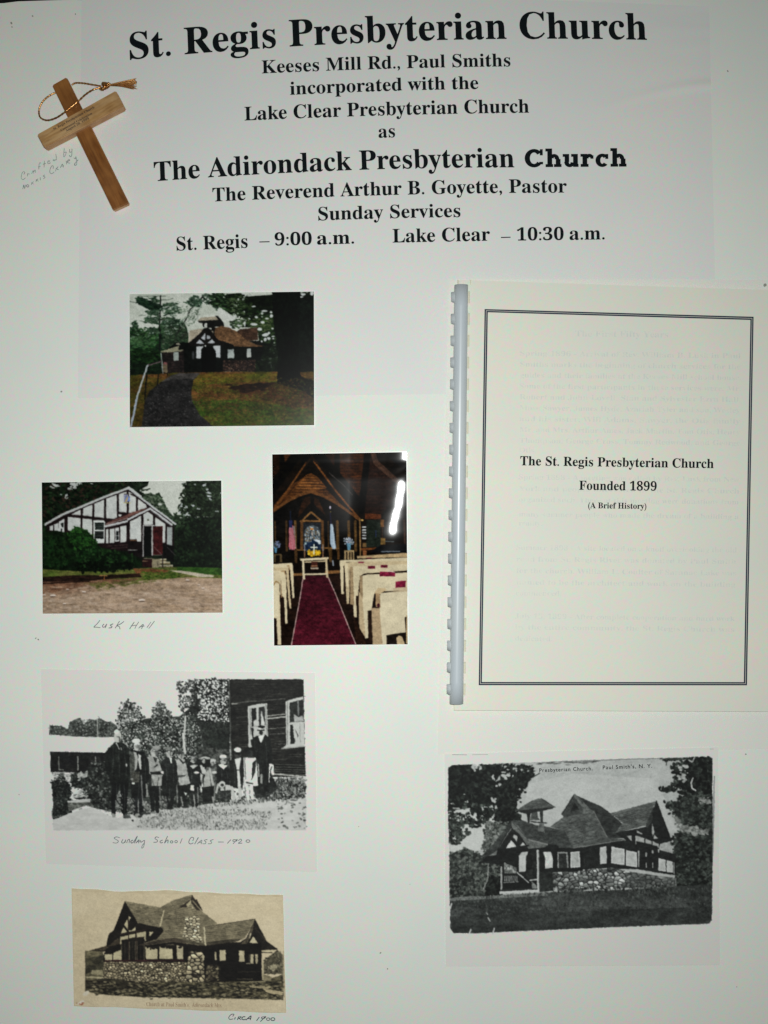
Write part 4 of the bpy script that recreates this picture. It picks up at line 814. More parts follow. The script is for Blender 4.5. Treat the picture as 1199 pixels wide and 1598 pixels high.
    p.fill([(470, 880), (600, 880), (610, 1000), (618, 1170), (560, 1175), (480, 1150), (470, 1000)], (206, 207, 202)); p.fill([(560, 940), (600, 900), (590, 1030), (550, 1120)], (36, 38, 36)); p.ell(540, 800, 64, 26, (22, 24, 22)); p.ell(540, 840, 34, 36, (40, 42, 40)); p.line([(480, 880), (490, 1100)], 7, (80, 82, 78)); p.line([(500, 1140), (560, 1150)], 16, (70, 70, 68)); p.line([(620, 950), (628, 1080)], 12, (170, 170, 166)); p.line([(655, 1060), (655, 1140)], 22, (176, 178, 172)); p.line([(470, 1090), (478, 1170)], 12, (190, 190, 186))
    for a, b in (((505, 1180), (515, 1310)), ((550, 1180), (560, 1300))): p.line([a, b], 34, (206, 207, 203))
    p.fill([(545, 1280), (606, 1312), (560, 1318)], (200, 200, 196))
    # boy in the sailor collar with the white hat
    p.fill([(190, 970), (250, 945), (310, 960), (330, 1040), (320, 1180), (200, 1160), (180, 1060)], (30, 32, 31)); p.fill([(200, 955), (262, 1005), (308, 955), (270, 960), (240, 940)], (206, 207, 202)); p.ell(258, 915, 32, 38, (170, 171, 166)); p.ell(255, 872, 40, 24, (200, 201, 196)); p.ell(255, 895, 44, 9, (34, 36, 34)); p.ell(262, 915, 22, 7, (50, 52, 50))
    p.ell(245, 1160, 34, 36, (196, 197, 192)); p.ell(245, 1165, 18, 16, (60, 62, 60)); p.fill([(280, 1160), (330, 1170), (340, 1215), (280, 1222)], (190, 190, 186)); p.ell(246, 1215, 22, 18, (190, 191, 186)); p.line([(205, 1160), (185, 1240)], 22, (180, 181, 176)); p.fill([(215, 1225), (330, 1220), (320, 1310), (230, 1320)], (34, 36, 34), (80, 82, 80), (16, 16))
    # two small children left of him
    p.fill([(40, 970), (120, 940), (175, 990), (160, 1180), (50, 1180)], (70, 72, 70), (120, 122, 118), (20, 40)); p.ell(142, 960, 32, 30, (60, 62, 60)); p.ell(145, 915, 36, 26, (190, 191, 186)); p.line([(110, 935), (175, 938)], 9, (200, 200, 196)); p.ell(60, 890, 60, 18, (150, 151, 147)); p.ell(60, 930, 40, 30, (26, 28, 26)); p.line([(120, 1000), (150, 1160)], 20, (176, 177, 172)); p.ell(165, 1035, 26, 16, (196, 197, 192)); p.fill([(90, 1010), (110, 1010), (112, 1175), (52, 1175)], (170, 171, 166)); p.line([(75, 980), (45, 1050)], 16, (26, 28, 26))
    p.fill([(60, 1185), (160, 1180), (150, 1330), (80, 1330)], (26, 28, 26)); p.line([(150, 1290), (155, 1340)], 14, (150, 150, 146)); p.fill([(0, 1120), (40, 1100), (60, 1250), (20, 1240)], (196, 197, 192)); p.line([(0, 970), (40, 1040)], 18, (190, 190, 186))
    # the row, left part
    p.view(*A)
    p.fill([(940, 560), (1000, 480), (1090, 500), (1100, 760), (1060, 860), (960, 850)], (28, 30, 29)); p.ell(1015, 500, 32, 44, (60, 62, 60)); p.line([(985, 470), (1040, 475)], 10, (130, 132, 128)); p.line([(985, 520), (1020, 530)], 14, (176, 177, 172)); p.fill([(975, 565), (1010, 600), (1060, 560), (1020, 555)], (190, 191, 186)); p.ell(1045, 636, 28, 14, (206, 207, 202)); p.fill([(975, 770), (1020, 770), (1020, 830), (985, 820)], (206, 207, 202)); p.fill([(1080, 560), (1120, 560), (1150, 640), (1120, 660), (1090, 600)], (190, 191, 186)); p.fill([(1080, 640), (1110, 660), (1090, 740)], (196, 197, 192)); p.fill([(1080, 760), (1130, 860), (1090, 830)], (200, 201, 196)); p.ell(1140, 487, 46, 16, (180, 181, 176)); p.fill([(1090, 500), (1190, 500), (1190, 580), (1110, 580)], (26, 28, 26)); p.fill([(1130, 640), (1180, 610), (1190, 780), (1120, 785)], (166, 167, 162)); p.line([(1125, 660), (1110, 740)], 14, (24, 26, 24)); p.fill([(1100, 790), (1190, 790), (1180, 950), (1110, 940)], (34, 36, 34))
    for x in (1000, 1040): p.line([(x, 840), (x + 6, 980)], 32, (40, 42, 40))
    p.line([(1018, 870), (1026, 980)], 9, (180, 181, 176))
    # boy, pale coat
    p.fill([(830, 510), (860, 495), (920, 500), (945, 600), (980, 750), (870, 775), (845, 640)], (186, 187, 182), (150, 151, 147), (20, 30)); p.ell(885, 470, 30, 34, (170, 171, 166)); p.ell(880, 432, 36, 20, (60, 62, 60)); p.line([(870, 490), (905, 540), (930, 520)], 14, (34, 36, 34)); p.fill([(850, 665), (945, 660), (920, 680), (855, 690)], (60, 62, 60)); p.fill([(845, 770), (985, 765), (970, 870), (930, 850), (900, 870), (850, 860)], (28, 30, 28))
    for x in (865, 930): p.line([(x, 850), (x - 4, 990)], 34, (34, 36, 34))
    p.fill([(915, 840), (950, 850), (930, 880)], (200, 201, 196)); p.line([(885, 890), (905, 980)], 12, (150, 150, 146)); p.ell(930, 995, 40, 10, (50, 52, 50))
    # boy, dark suit
    p.fill([(680, 520), (730, 475), (800, 480), (840, 540), (850, 740), (835, 880), (700, 890), (680, 720)], (26, 28, 27), (36, 39, 37), (20, 40)); p.ell(762, 440, 32, 42, (176, 177, 172)); p.ell(755, 392, 38, 20, (110, 112, 108)); p.fill([(762, 480), (790, 485), (788, 540), (776, 535)], (206, 207, 202)); p.ell(768, 440, 18, 8, (70, 72, 70)); p.line([(745, 456), (785, 462)], 5, (50, 52, 50))
    for a, b in (((730, 880), (755, 1000)), ((800, 870), (780, 990))): p.line([a, b], 36, (30, 32, 31))
    p.ell(765, 1010, 40, 12, (40, 42, 40))
    # boy, pale belted jacket
    p.fill([(512, 490), (580, 455), (640, 480), (668, 560), (690, 640), (680, 780), (580, 790), (545, 640)], (178, 179, 174), (140, 141, 137), (20, 40)); p.fill([(590, 470), (640, 490), (620, 540), (600, 500)], (40, 42, 40)); p.ell(605, 425, 38, 46, (180, 181, 176)); p.ell(630, 380, 40, 22, (150, 151, 147)); p.fill([(620, 400), (650, 420), (640, 460), (622, 470)], (90, 92, 90)); p.line([(580, 418), (620, 420)], 7, (96, 98, 94)); p.fill([(560, 630), (700, 625), (690, 660), (570, 655)], (36, 38, 36)); p.ell(690, 636, 16, 16, (200, 201, 196)); p.ell(550, 640, 12, 14, (196, 197, 192)); p.line([(640, 555), (610, 580)], 12, (50, 52, 50)); p.line([(580, 700), (600, 770)], 10, (90, 92, 88)); p.line([(650, 690), (640, 770)], 8, (90, 92, 88)); p.fill([(540, 640), (552, 780), (580, 790), (575, 660)], (40, 42, 40))
    p.fill([(545, 775), (680, 775), (670, 900), (620, 920), (560, 910)], (28, 30, 29))
    for x in (588, 640): p.line([(x, 880), (x, 1040)], 40, (26, 28, 27))
    p.fill([(655, 1005), (705, 1040), (660, 1045)], (180, 181, 176)); p.ell(598, 1055, 24, 12, (120, 122, 118))
    # boy, dark jacket with light vest
    p.fill([(350, 450), (400, 405), (500, 420), (550, 520), (560, 700), (520, 760), (520, 900), (370, 910), (360, 700)], (24, 26, 25)); p.fill([(355, 440), (400, 410), (410, 560), (400, 700), (370, 740), (350, 600)], (64, 66, 62), (90, 92, 86), (16, 30)); p.fill([(390, 420), (420, 430), (440, 500), (420, 600), (400, 620), (405, 500)], (170, 171, 166)); p.fill([(440, 440), (465, 460), (475, 600), (460, 610), (440, 520)], (196, 197, 192)); p.ell(428, 365, 36, 48, (190, 191, 186)); p.ell(418, 308, 44, 26, (210, 211, 206)); p.fill([(446, 350), (460, 350), (458, 400), (440, 410)], (96, 98, 95)); p.ell(388, 747, 18, 14, (200, 201, 196)); p.line([(420, 372), (450, 376)], 8, (70, 72, 70)); p.fill([(365, 640), (455, 620), (450, 740), (380, 740)], (60, 60, 54), (84, 84, 78), (20, 20)); p.line([(525, 760), (535, 880)], 18, (150, 151, 146))
    for x in (415, 470): p.line([(x, 900), (x, 1070)], 46, (28, 30, 30))
    p.line([(440, 930), (440, 1050)], 10, (150, 151, 147)); p.ell(430, 1085, 28, 20, (150, 151, 146)); p.ell(455, 1095, 20, 12, (60, 62, 60))
    # the tall man
    p.fill([(100, 430), (130, 380), (200, 320), (300, 330), (345, 400), (355, 600), (345, 760), (240, 760), (150, 770), (150, 620), (90, 560)], (20, 23, 21), (34, 38, 34), (20, 50)); p.fill([(90, 540), (150, 600), (150, 700), (110, 640)], (26, 30, 28)); p.ell(225, 262, 38, 62, (190, 191, 184)); p.ell(214, 215, 26, 26, (206, 207, 200)); p.fill([(232, 270), (254, 268), (255, 320), (240, 322)], (84, 86, 82)); p.fill([(212, 262), (244, 260), (244, 270), (212, 272)], (96, 98, 94)); p.line([(212, 330), (240, 395)], 10, (200, 201, 196)); p.line([(260, 380), (265, 400)], 8, (180, 180, 176)); p.ell(316, 560, 10, 18, (210, 211, 206)); p.ell(375, 706, 12, 9, (150, 151, 146)); p.line([(285, 325), (335, 360)], 8, (170, 171, 166))
    p.fill([(170, 740), (250, 740), (225, 860), (205, 1080), (165, 1080), (155, 900)], (18, 20, 20)); p.fill([(255, 740), (340, 740), (325, 900), (322, 1070), (285, 1085), (262, 1040)], (16, 18, 18)); p.fill([(165, 1060), (205, 1070), (205, 1105), (170, 1105)], (150, 151, 146)); p.fill([(285, 1085), (310, 1060), (355, 1085), (365, 1110), (320, 1115), (285, 1112)], (64, 66, 64)); p.fill([(215, 1060), (280, 1060), (275, 1110), (220, 1112)], (200, 200, 196)); p.ell(382, 1135, 12, 12, (40, 42, 40)); p.ell(520, 1060, 50, 14, (50, 52, 50))
    p.dabs([(330, 900), (390, 900), (400, 1060), (330, 1060)], 40, 9, [(110, 112, 108), (60, 62, 60), (150, 150, 146)], 1.3, 1.3, 1); p.dabs([(490, 930), (560, 930), (560, 1040), (490, 1040)], 40, 9, [(110, 112, 108), (60, 62, 60), (150, 150, 146)], 1.3, 1.3, 1); p.dabs([(210, 860), (262, 830), (262, 1050), (210, 1050)], 34, 9, [(110, 112, 108), (150, 152, 148)], 1.3, 1.3, 1)
    p.dabs([(660, 880), (730, 900), (740, 1000), (660, 1000)], 34, 9, [(110, 112, 108), (60, 62, 60), (150, 150, 146)], 1.3, 1.3, 1); p.dabs([(420, 1100), (900, 1020), (1190, 1000), (1190, 1180), (440, 1190)], 190, 8, [(150, 151, 147), (110, 112, 108), (170, 171, 167)], 1.8, 1.3, .9, .8, clump=.45)
    p.view(*V)
    for x, y, r_, hat in ((426, 352, 9, 214), (499, 376, 9, 120), (559, 380, 9, 70), (605, 393, 8, 60), (655, 406, 8, 130), (700, 412, 8, 40), (735, 420, 8, 196), (778, 405, 8, 206)):
        p.ell(x, y - r_ * .9, r_ * 1.15, r_ * .6, (hat, hat + 2, hat)); p.ell(x, y, r_ * .85, r_ * 1.1, (186, 187, 182)); p.line([(x - r_ * .5, y - r_ * .25), (x + r_ * .6, y - r_ * .2)], 2.6, (84, 86, 82)); p.line([(x - r_ * .3, y + r_ * .5), (x + r_ * .4, y + r_ * .5)], 2.2, (96, 98, 94)); p.fill([(x + r_ * .3, y - r_), (x + r_, y - r_ * .6), (x + r_ * .8, y + r_ * .8), (x + r_ * .35, y + r_)], (70, 72, 69), al=.7)
    for x0, y0, x1, y1 in ((330, 360, 326, 470), (352, 370, 356, 480), (372, 350, 384, 470), (345, 500, 340, 610), (375, 500, 376, 620), (456, 400, 462, 490), (436, 500, 430, 560), (545, 420, 548, 520), (572, 410, 576, 500), (560, 520, 556, 560), (646, 440, 650, 500), (770, 440, 772, 490), (790, 450, 796, 490), (905, 330, 912, 420), (950, 330, 955, 430), (930, 440, 936, 500), (822, 420, 826, 500)):
        p.line([(x0, y0), ((x0 + x1) / 2 + 3, (y0 + y1) / 2), (x1, y1)], 3.2, (74, 77, 74), .55)
    for x0, y0, x1, y1 in ((445, 470, 452, 590), (520, 500, 522, 590), (590, 510, 592, 580), (675, 520, 676, 580), (745, 500, 742, 570)): p.line([(x0, y0), (x1, y1)], 5, (150, 151, 147), .7)
    p.rough((.4, 4.), (.35, 2.)); p.tone(.45, 1.06, 190); p.trim = True; p.grain(.05, 7); return p


def paint_postcard():
    P_ = (190, 176, 142); p = Pic(112, 1384, 448, 1582, P_)
    V = (100, 1370, 3.331); A = (110, 1380, 6.661); B = (270, 1380, 6.661)
    p.view(*V); p.fill(R4(30, 30, 1180, 720), (196, 181, 150), (206, 192, 162), (260, 120))
    dk = (22, 19, 16); rf = (130, 121, 97); rf2 = (104, 97, 78)
    # bushes and ground
    p.fill([(112, 380), (200, 375), (215, 440), (210, 520), (112, 530)], (110, 102, 78), (60, 58, 44), (30, 20)); p.fill([(112, 420), (210, 400), (205, 460), (112, 500)], (70, 66, 50), (44, 42, 34), (20, 12)); p.fill([(145, 480), (200, 478), (205, 510), (140, 500)], (140, 132, 104)); p.line([(115, 515), (200, 518)], 8, (170, 160, 128))
    p.fill([(1040, 440), (1075, 400), (1110, 375), (1138, 400), (1140, 500), (1040, 500)], (96, 90, 72), (60, 56, 46), (20, 20)); p.dabs([(1040, 430), (1120, 380), (1138, 500), (1050, 500)], 80, 6, [(70, 66, 52), (110, 104, 84), (44, 42, 34)], 1.3, 0, 3); p.dabs([(1060, 460), (1100, 450), (1100, 490)], 14, 6, [(150, 142, 116)], 1.3)
    p.fill([(112, 530), (240, 520), (700, 540), (1050, 530), (1140, 500), (1140, 635), (900, 628), (400, 620), (180, 605), (112, 590)], (84, 78, 58), (34, 32, 26), (40, 10), sharp=1.6)
    p.fill([(112, 535), (300, 530), (460, 545), (560, 555), (500, 590), (200, 590), (112, 580)], (28, 24, 20), (54, 50, 38), (50, 10)); p.dabs([(112, 540), (1138, 540), (1138, 630), (400, 618), (150, 600)], 520, 5, [(34, 32, 26), (110, 102, 78), (60, 56, 42), (150, 140, 110), (24, 22, 18)], 2.6, 0, .5, .8)
    p.fill([(1030, 575), (1138, 590), (1138, 610), (1060, 598)], (176, 162, 128)); p.fill([(960, 560), (1080, 568), (1060, 578), (970, 570)], (160, 148, 116))
    # walls
    p.fill([(205, 430), (230, 300), (300, 230), (520, 250), (735, 340), (1020, 330), (1030, 530), (740, 545), (205, 520)], dk)
    p.stones([(205, 436), (640, 438), (640, 540), (400, 540), (205, 520)], 15, [(186, 174, 142), (162, 150, 120), (136, 126, 100), (104, 96, 76)], (42, 37, 30), .12, .78, .6)
    p.stones([(650, 380), (725, 380), (735, 545), (635, 540), (640, 470)], 27, [(190, 178, 146), (168, 156, 126), (144, 134, 108)], (36, 32, 27), .12, .8, .6)
    p.stones([(730, 440), (810, 440), (810, 540), (735, 540)], 20, [(90, 82, 64), (60, 54, 42), (130, 120, 96)], (18, 16, 14), .25)
    # main roof
    p.fill([(490, 160), (560, 120), (665, 86), (700, 150), (720, 175), (770, 215), (800, 240), (735, 255), (735, 350), (690, 350), (380, 350), (440, 320), (490, 300), (515, 270), (500, 250)], rf, rf2, (40, 8)); p.courses(None, ((500, 160), (440, 330)), ((670, 100), (740, 340)), 20, (66, 60, 46), 3, .6, 1)
    p.fill([(380, 350), (560, 312), (600, 315), (735, 345), (735, 352), (570, 330), (400, 352)], (84, 78, 62), (64, 60, 48), (20, 6)); p.fill([(400, 355), (570, 332), (735, 355), (735, 385), (640, 380), (570, 345), (430, 360)], dk)
    p.line([(580, 160), (585, 240)], 4, (90, 84, 68)); p.fill([(630, 150), (690, 110), (720, 168), (700, 160), (675, 115), (640, 150)], (52, 44, 36)); p.fill([(600, 152), (660, 110), (665, 88), (722, 170), (690, 168), (660, 130), (640, 152)], (44, 38, 32)); p.fill([(636, 140), (656, 118), (662, 112), (660, 135), (644, 150)], (170, 160, 128)); p.fill([(664, 148), (678, 158), (664, 160)], (196, 184, 150)); p.line([(670, 120), (712, 168)], 5, (150, 140, 112))
    p.stones([(630, 205), (690, 198), (706, 210), (705, 280), (722, 335), (660, 330), (615, 305), (628, 260)], 24, [(212, 202, 170), (196, 186, 156), (176, 166, 138)], (62, 56, 44), .12, .55, .5)
    # left dormer gable
    p.fill([(315, 120), (490, 152), (522, 168), (500, 258), (380, 235), (345, 170)], rf, rf2, (40, 8)); p.courses(None, ((318, 122), (378, 235)), ((520, 165), (500, 255)), 11, (66, 60, 46), 3, .6, 1); p.line([(520, 170), (500, 250)], 6, (196, 184, 150))
    p.view(*A)
    p.fill([(566, 172), (700, 400), (960, 460), (972, 485), (900, 570), (800, 600), (690, 640), (540, 680), (350, 700), (200, 690), (400, 640), (510, 545), (395, 522), (450, 480), (500, 350)], dk)
    p.fill([(200, 688), (400, 632), (500, 560), (520, 620), (420, 640), (350, 690)], (74, 64, 50), (54, 48, 38), (20, 6)); p.fill([(350, 712), (500, 640), (530, 680), (530, 790), (360, 795)], dk)
    cr = (192, 182, 148)
    for q in ([(608, 330), (632, 345), (612, 380), (605, 400)], [(560, 420), (596, 360), (596, 470), (575, 440)], [(525, 510), (553, 448), (590, 495)], [(608, 480), (640, 480), (676, 440), (680, 480), (610, 494)], [(520, 548), (598, 530), (600, 570), (525, 580)], [(608, 525), (675, 515), (675, 550), (610, 562)], [(690, 505), (785, 490), (788, 585), (775, 590), (768, 545), (692, 552)],
              [(820, 495), (865, 495), (825, 545)], [(515, 560), (528, 575), (528, 620), (515, 630)], [(360, 728), (435, 725), (435, 790), (360, 790)], [(446, 715), (528, 680), (530, 785), (446, 790)], [(780, 650), (905, 660), (905, 778), (785, 780)], [(925, 650), (1060, 655), (1065, 775), (925, 776)], [(1108, 640), (1170, 650), (1175, 778), (1110, 778)]):
        p.fill(q, cr, (176, 166, 134), (40, 40))
    p.dabs([(800, 640), (905, 650), (905, 668), (820, 668)], 14, 10, [dk], 1.5); p.dabs([(940, 640), (1060, 645), (1050, 662), (950, 662)], 16, 10, [dk], 1.5); p.ell(1135, 660, 18, 12, dk)
    p.fill(R4(532, 590, 600, 790), (22, 20, 17)); p.fill(R4(612, 580, 680, 785), (26, 24, 20)); p.fill(R4(695, 570, 765, 780), (22, 20, 17))
    for x in (604, 686): p.line([(x, 330 if x < 650 else 480), (x, 800)], 8, (40, 30, 26))
    for x in (532, 614, 676, 694, 768): p.line([(x, 595), (x, 785)], 4, (150, 140, 112))
    for x in (568, 648, 730): p.line([(x, 590), (x, 790)], 3, (70, 64, 52))
    p.ell(640, 410, 34, 60, dk); p.line([(525, 520), (800, 470)], 12, (44, 32, 28)); p.line([(535, 582), (770, 548)], 7, (36, 28, 24)); p.line([(360, 795), (1180, 792)], 16, (40, 20, 22)); p.line([(560, 430), (600, 500)], 8, dk)
    p.fill([(670, 640), (900, 580), (1080, 558), (1199, 585), (1199, 612), (1060, 595), (800, 630)], (70, 62, 50), (54, 48, 40), (30, 6))
    # right wing
    p.view(*B)
    p.fill([(325, 445), (460, 415), (855, 362), (850, 400), (740, 565), (600, 600), (350, 635), (340, 600)], rf, rf2, (40, 8)); p.courses(None, ((330, 445), (345, 632)), ((850, 365), (745, 570)), 9, (60, 54, 42), 4, .65); p.fill([(345, 600), (560, 575), (740, 568), (640, 600), (350, 636)], (70, 64, 52), (54, 50, 40), (30, 8)); p.line([(326, 450), (332, 560), (342, 640)], 14, (200, 190, 158)); p.line([(330, 445), (850, 362)], 8, (60, 54, 44))
    p.fill([(855, 362), (975, 590), (1090, 675), (1080, 684), (920, 690), (900, 620), (790, 610), (740, 640), (640, 640), (760, 560), (840, 400)], (30, 27, 23)); p.fill([(770, 560), (840, 410), (835, 480), (780, 600), (740, 635), (680, 640)], (96, 88, 70), (60, 54, 44), (14, 14)); p.fill([(800, 510), (820, 515), (800, 560), (790, 560)], (190, 180, 150)); p.fill([(835, 540), (885, 612), (796, 610)], (196, 186, 154)); p.line([(850, 450), (1000, 620)], 4, (70, 62, 50)); p.fill([(920, 685), (1080, 680), (1030, 715), (920, 712)], (190, 178, 146)); p.line([(920, 708), (1030, 712)], 8, dk)
    p.fill([(300, 640), (920, 610), (925, 1005), (480, 1010), (340, 1000)], (18, 16, 14)); p.fill([(350, 830), (490, 840), (490, 1000), (340, 1000)], (50, 44, 36), (24, 22, 18), (18, 16), sharp=1.5)
    p.fill([(445, 870), (490, 875), (485, 890), (445, 885)], (170, 160, 128)); p.dabs([(345, 840), (490, 850), (480, 1000), (350, 1000)], 30, 10, [(70, 64, 50), (110, 102, 80)], 1.4, 0, 1)
    for q in (R4(486, 685, 550, 795), [(436, 700), (452, 702), (452, 790), (438, 790)], [(686, 690), (742, 690), (745, 805), (690, 805)], R4(806, 728, 840, 822), [(856, 728), (884, 728), (880, 826), (862, 826)], [(40, 630), (105, 650), (108, 778), (42, 775)]): p.fill(q, (190, 180, 148), (170, 160, 130), (30, 30))
    p.fill([(305, 720), (325, 740), (325, 790), (305, 792)], (180, 170, 138)); p.ell(75, 655, 22, 12, dk); p.line([(762, 826), (800, 822)], 8, (190, 180, 150)); p.line([(795, 730), (795, 820)], 4, (130, 122, 98)); p.line([(870, 750), (874, 820)], 5, (90, 82, 66)); p.line([(665, 910), (900, 908)], 3, (80, 74, 60)); p.line([(665, 985), (830, 985)], 5, (120, 112, 90)); p.line([(700, 1018), (960, 1010)], 7, (160, 150, 118)); p.line([(940, 810), (935, 990)], 12, (176, 166, 132)); p.fill([(940, 940), (1030, 960), (1020, 1000), (940, 1005)], (150, 140, 110), (110, 102, 80), (20, 10)); p.line([(480, 640), (480, 1010)], 8, (14, 12, 10))
    # soft worn corner
    p.view(*V); p.ell(115, 600, 18, 10, (206, 198, 178), -.6); p.line([(75, 655), (100, 640)], 10, (212, 206, 192)); p.dabs([(60, 650), (110, 650), (90, 665)], 6, 3, [(150, 80, 60)], 1.5)
    p.line([(42, 60), (50, 660)], 6, (206, 192, 160), .5); p.line([(112, 380), (112, 590)], 3, (60, 54, 42)); p.line([(1142, 380), (1144, 620)], 3, (110, 100, 80))
    p.rough((.4, 4.), (.35, 2.)); p.tone(.34, 1.0, 150); p.grain(.12, 8); return p


def paint_old_church():
    P_ = (202, 202, 200); p = Pic(696, 1176, 1120, 1462, P_)
    V = (680, 1150, 2.607); A = (690, 1170, 5.45); B = (880, 1170, 4.996)
    out = [(52, 130), (60, 115), (250, 108), (400, 104), (700, 90), (1000, 84), (1110, 78), (1126, 88), (1128, 420), (1124, 745), (1112, 760), (700, 775), (240, 795), (150, 800), (72, 798), (60, 780), (56, 600), (54, 300)]
    p.view(*V); sk = [(260, 108), (400, 104), (1000, 84), (1020, 200), (1000, 620), (60, 650), (54, 300)]
    p.fill(sk, (166, 169, 166), (178, 180, 177), (140, 80)); p.fill([(380, 190), (560, 150), (900, 170), (980, 380), (700, 330), (500, 340), (360, 280)], (188, 190, 187), (178, 180, 177), (80, 50), al=.8)
    p.dabs([(390, 105), (700, 95), (640, 102), (420, 112)], 24, 4, [(110, 112, 110), (70, 72, 70)], 4, -.05, .1); p.dabs([(280, 110), (1000, 90), (980, 350), (300, 300)], 80, 2, [(140, 142, 140), (120, 122, 120)], 1, 0, 1, .6)
    p.line([(250, 108), (1000, 84)], 4, (120, 122, 120))
    p.fill([(60, 300), (220, 290), (260, 400), (220, 460), (60, 470)], (190, 192, 188))
    blk = [(14, 17, 15), (26, 30, 27), (40, 45, 41), (8, 10, 9)]; gr = [(30, 34, 31), (50, 55, 51), (70, 76, 71), (18, 20, 18)]
    # left tree canopy
    p.view(*A)
    p.fill([(55, 150), (90, 128), (250, 126), (340, 170), (345, 126), (490, 122), (500, 200), (450, 280), (520, 300), (640, 200), (740, 200), (720, 290), (640, 340), (640, 470), (620, 530), (680, 600), (560, 640), (450, 560), (430, 470), (300, 480), (200, 500), (60, 520)], (16, 19, 17), (28, 32, 29), (60, 40))
    p.dabs([(60, 140), (490, 130), (450, 280), (640, 250), (730, 280), (640, 480), (430, 470), (60, 510)], 260, 16, blk, 1.4, 0, 3)
    p.dabs([(490, 130), (740, 130), (790, 200), (730, 300), (600, 330), (500, 280)], 130, 13, blk, 1.8, -.9, 1); 
    for l in ([(700, 200), (770, 130)], [(760, 240), (830, 200)], [(600, 200), (620, 120)], [(650, 180), (700, 120)], [(720, 230), (790, 180)]): p.line(l, 8, (34, 38, 35))
    p.dabs([(60, 480), (300, 470), (420, 520), (430, 590), (330, 640), (60, 600)], 80, 13, gr, 1.6, 0, 3, clump=.47); p.dabs([(60, 600), (180, 600), (230, 700), (160, 790), (60, 790)], 80, 14, gr, 1.6, 0, 3, clump=.42); p.dabs([(230, 500), (420, 490), (440, 570), (300, 570)], 34, 14, blk, 1.6, 0, 3); p.dabs([(220, 600), (340, 620), (330, 660), (220, 660)], 14, 12, gr, 1.8, 0, 2)
    for x, y, a, b in ((275, 150, 24, 30), (548, 225, 44, 22), (480, 300, 24, 14), (440, 240, 14, 24), (440, 440, 20, 30), (465, 500, 18, 26), (120, 500, 30, 8), (90, 460, 16, 6), (210, 440, 14, 10), (190, 380, 9, 6), (325, 145, 12, 26), (520, 190, 14, 9), (620, 160, 16, 9), (560, 170, 12, 9)): p.gap(x, y, a, b, (182, 184, 181), p.r.rand() - .5)
    p.dabs([(450, 520), (620, 480), (680, 600), (600, 680), (500, 640), (440, 600)], 130, 13, blk, 1.5, -.7, 2)
    p.dabs([(370, 620), (560, 620), (540, 720), (420, 860), (340, 860), (370, 760)], 150, 13, [(70, 74, 70), (96, 100, 96), (50, 54, 50), (120, 123, 119)], 1.5, -.8, 2)
    # bushes left
    bush = [(65, 880), (150, 860), (200, 830), (270, 870), (330, 900), (500, 920), (500, 1230), (65, 1260)]
    p.fill(bush, (60, 64, 60), (34, 38, 35), (30, 30)); p.dabs(bush, 420, 12, [(44, 48, 45), (70, 75, 70), (96, 100, 95), (28, 31, 29)], 1.6, -.5, 2.4); p.dabs([(400, 1080), (500, 1080), (500, 1240), (370, 1240)], 60, 14, blk, 1.5); p.line([(395, 920), (390, 1100), (350, 1190)], 8, (150, 152, 148))
    # church body
    dk = (24, 26, 25); d2 = (40, 42, 40); rf = (98, 101, 98); rf2 = (72, 75, 73)
    p.fill([(330, 960), (590, 600), (1110, 830), (1199, 830), (1199, 1040), (940, 1040), (940, 1200), (490, 1230), (505, 980)], dk)
    # tree at right
    p.view(*B)
    RT = [(840, 140), (960, 60), (1160, 55), (1165, 1100), (880, 1090), (870, 800), (830, 730), (880, 640), (1000, 620), (900, 560), (860, 500), (790, 430), (880, 400), (930, 330), (760, 310), (860, 270), (880, 200)]
    p.fill([(970, 70), (1160, 55), (1165, 640), (1000, 620), (920, 560), (860, 500), (900, 400), (960, 340), (940, 200)], (26, 30, 27), (42, 46, 43), (40, 30)); p.fill([(880, 650), (1165, 640), (1160, 1090), (880, 1080), (870, 800)], (26, 30, 27), (42, 46, 43), (40, 40))
    p.dabs(RT, 620, 13, gr, 1.6, -.1, 1.5); p.dabs([(840, 140), (960, 60), (1160, 55), (1160, 330), (900, 330), (880, 200)], 150, 15, blk, 1.6, 0, 3)
    p.dabs([(750, 290), (880, 300), (880, 330), (760, 320)], 18, 12, blk, 1.5, 0, 3); p.dabs([(790, 410), (880, 400), (900, 460), (800, 450)], 26, 12, gr, 1.5, 0, 3); p.dabs([(745, 70), (950, 60), (940, 75), (760, 85)], 26, 8, gr, 2, 0, 1); p.line([(800, 80), (800, 120)], 7, (50, 54, 50))
    p.dabs([(900, 600), (1150, 620), (1120, 660), (920, 640)], 34, 12, [(120, 123, 119), (150, 152, 148), (90, 93, 89)], 2, 0, 2); p.dabs([(900, 120), (960, 110), (950, 240), (900, 240)], 16, 12, [(150, 152, 149), (176, 178, 175)], 1.3); p.dabs([(860, 500), (910, 560), (890, 610)], 12, 10, [(110, 113, 109)], 1.5)
    p.line([(1008, 220), (992, 260), (1000, 300), (1030, 318)], 9, (206, 207, 204)); p.line([(975, 80), (1000, 95), (1020, 60)], 8, (190, 191, 188)); p.dabs([(1050, 380), (1150, 380), (1150, 420), (1060, 410)], 20, 9, [(150, 152, 148), (110, 112, 109)], 1.5)
    # roofs (right view)
    p.fill([(0, 480), (80, 348), (190, 455), (240, 480), (340, 680), (470, 700), (60, 775), (-40, 770)], rf, rf2, (40, 12)); 
    p.fill([(80, 348), (290, 440), (365, 495), (460, 580), (500, 690), (340, 690), (235, 480), (190, 455)], (50, 53, 51), (36, 38, 37), (26, 12))
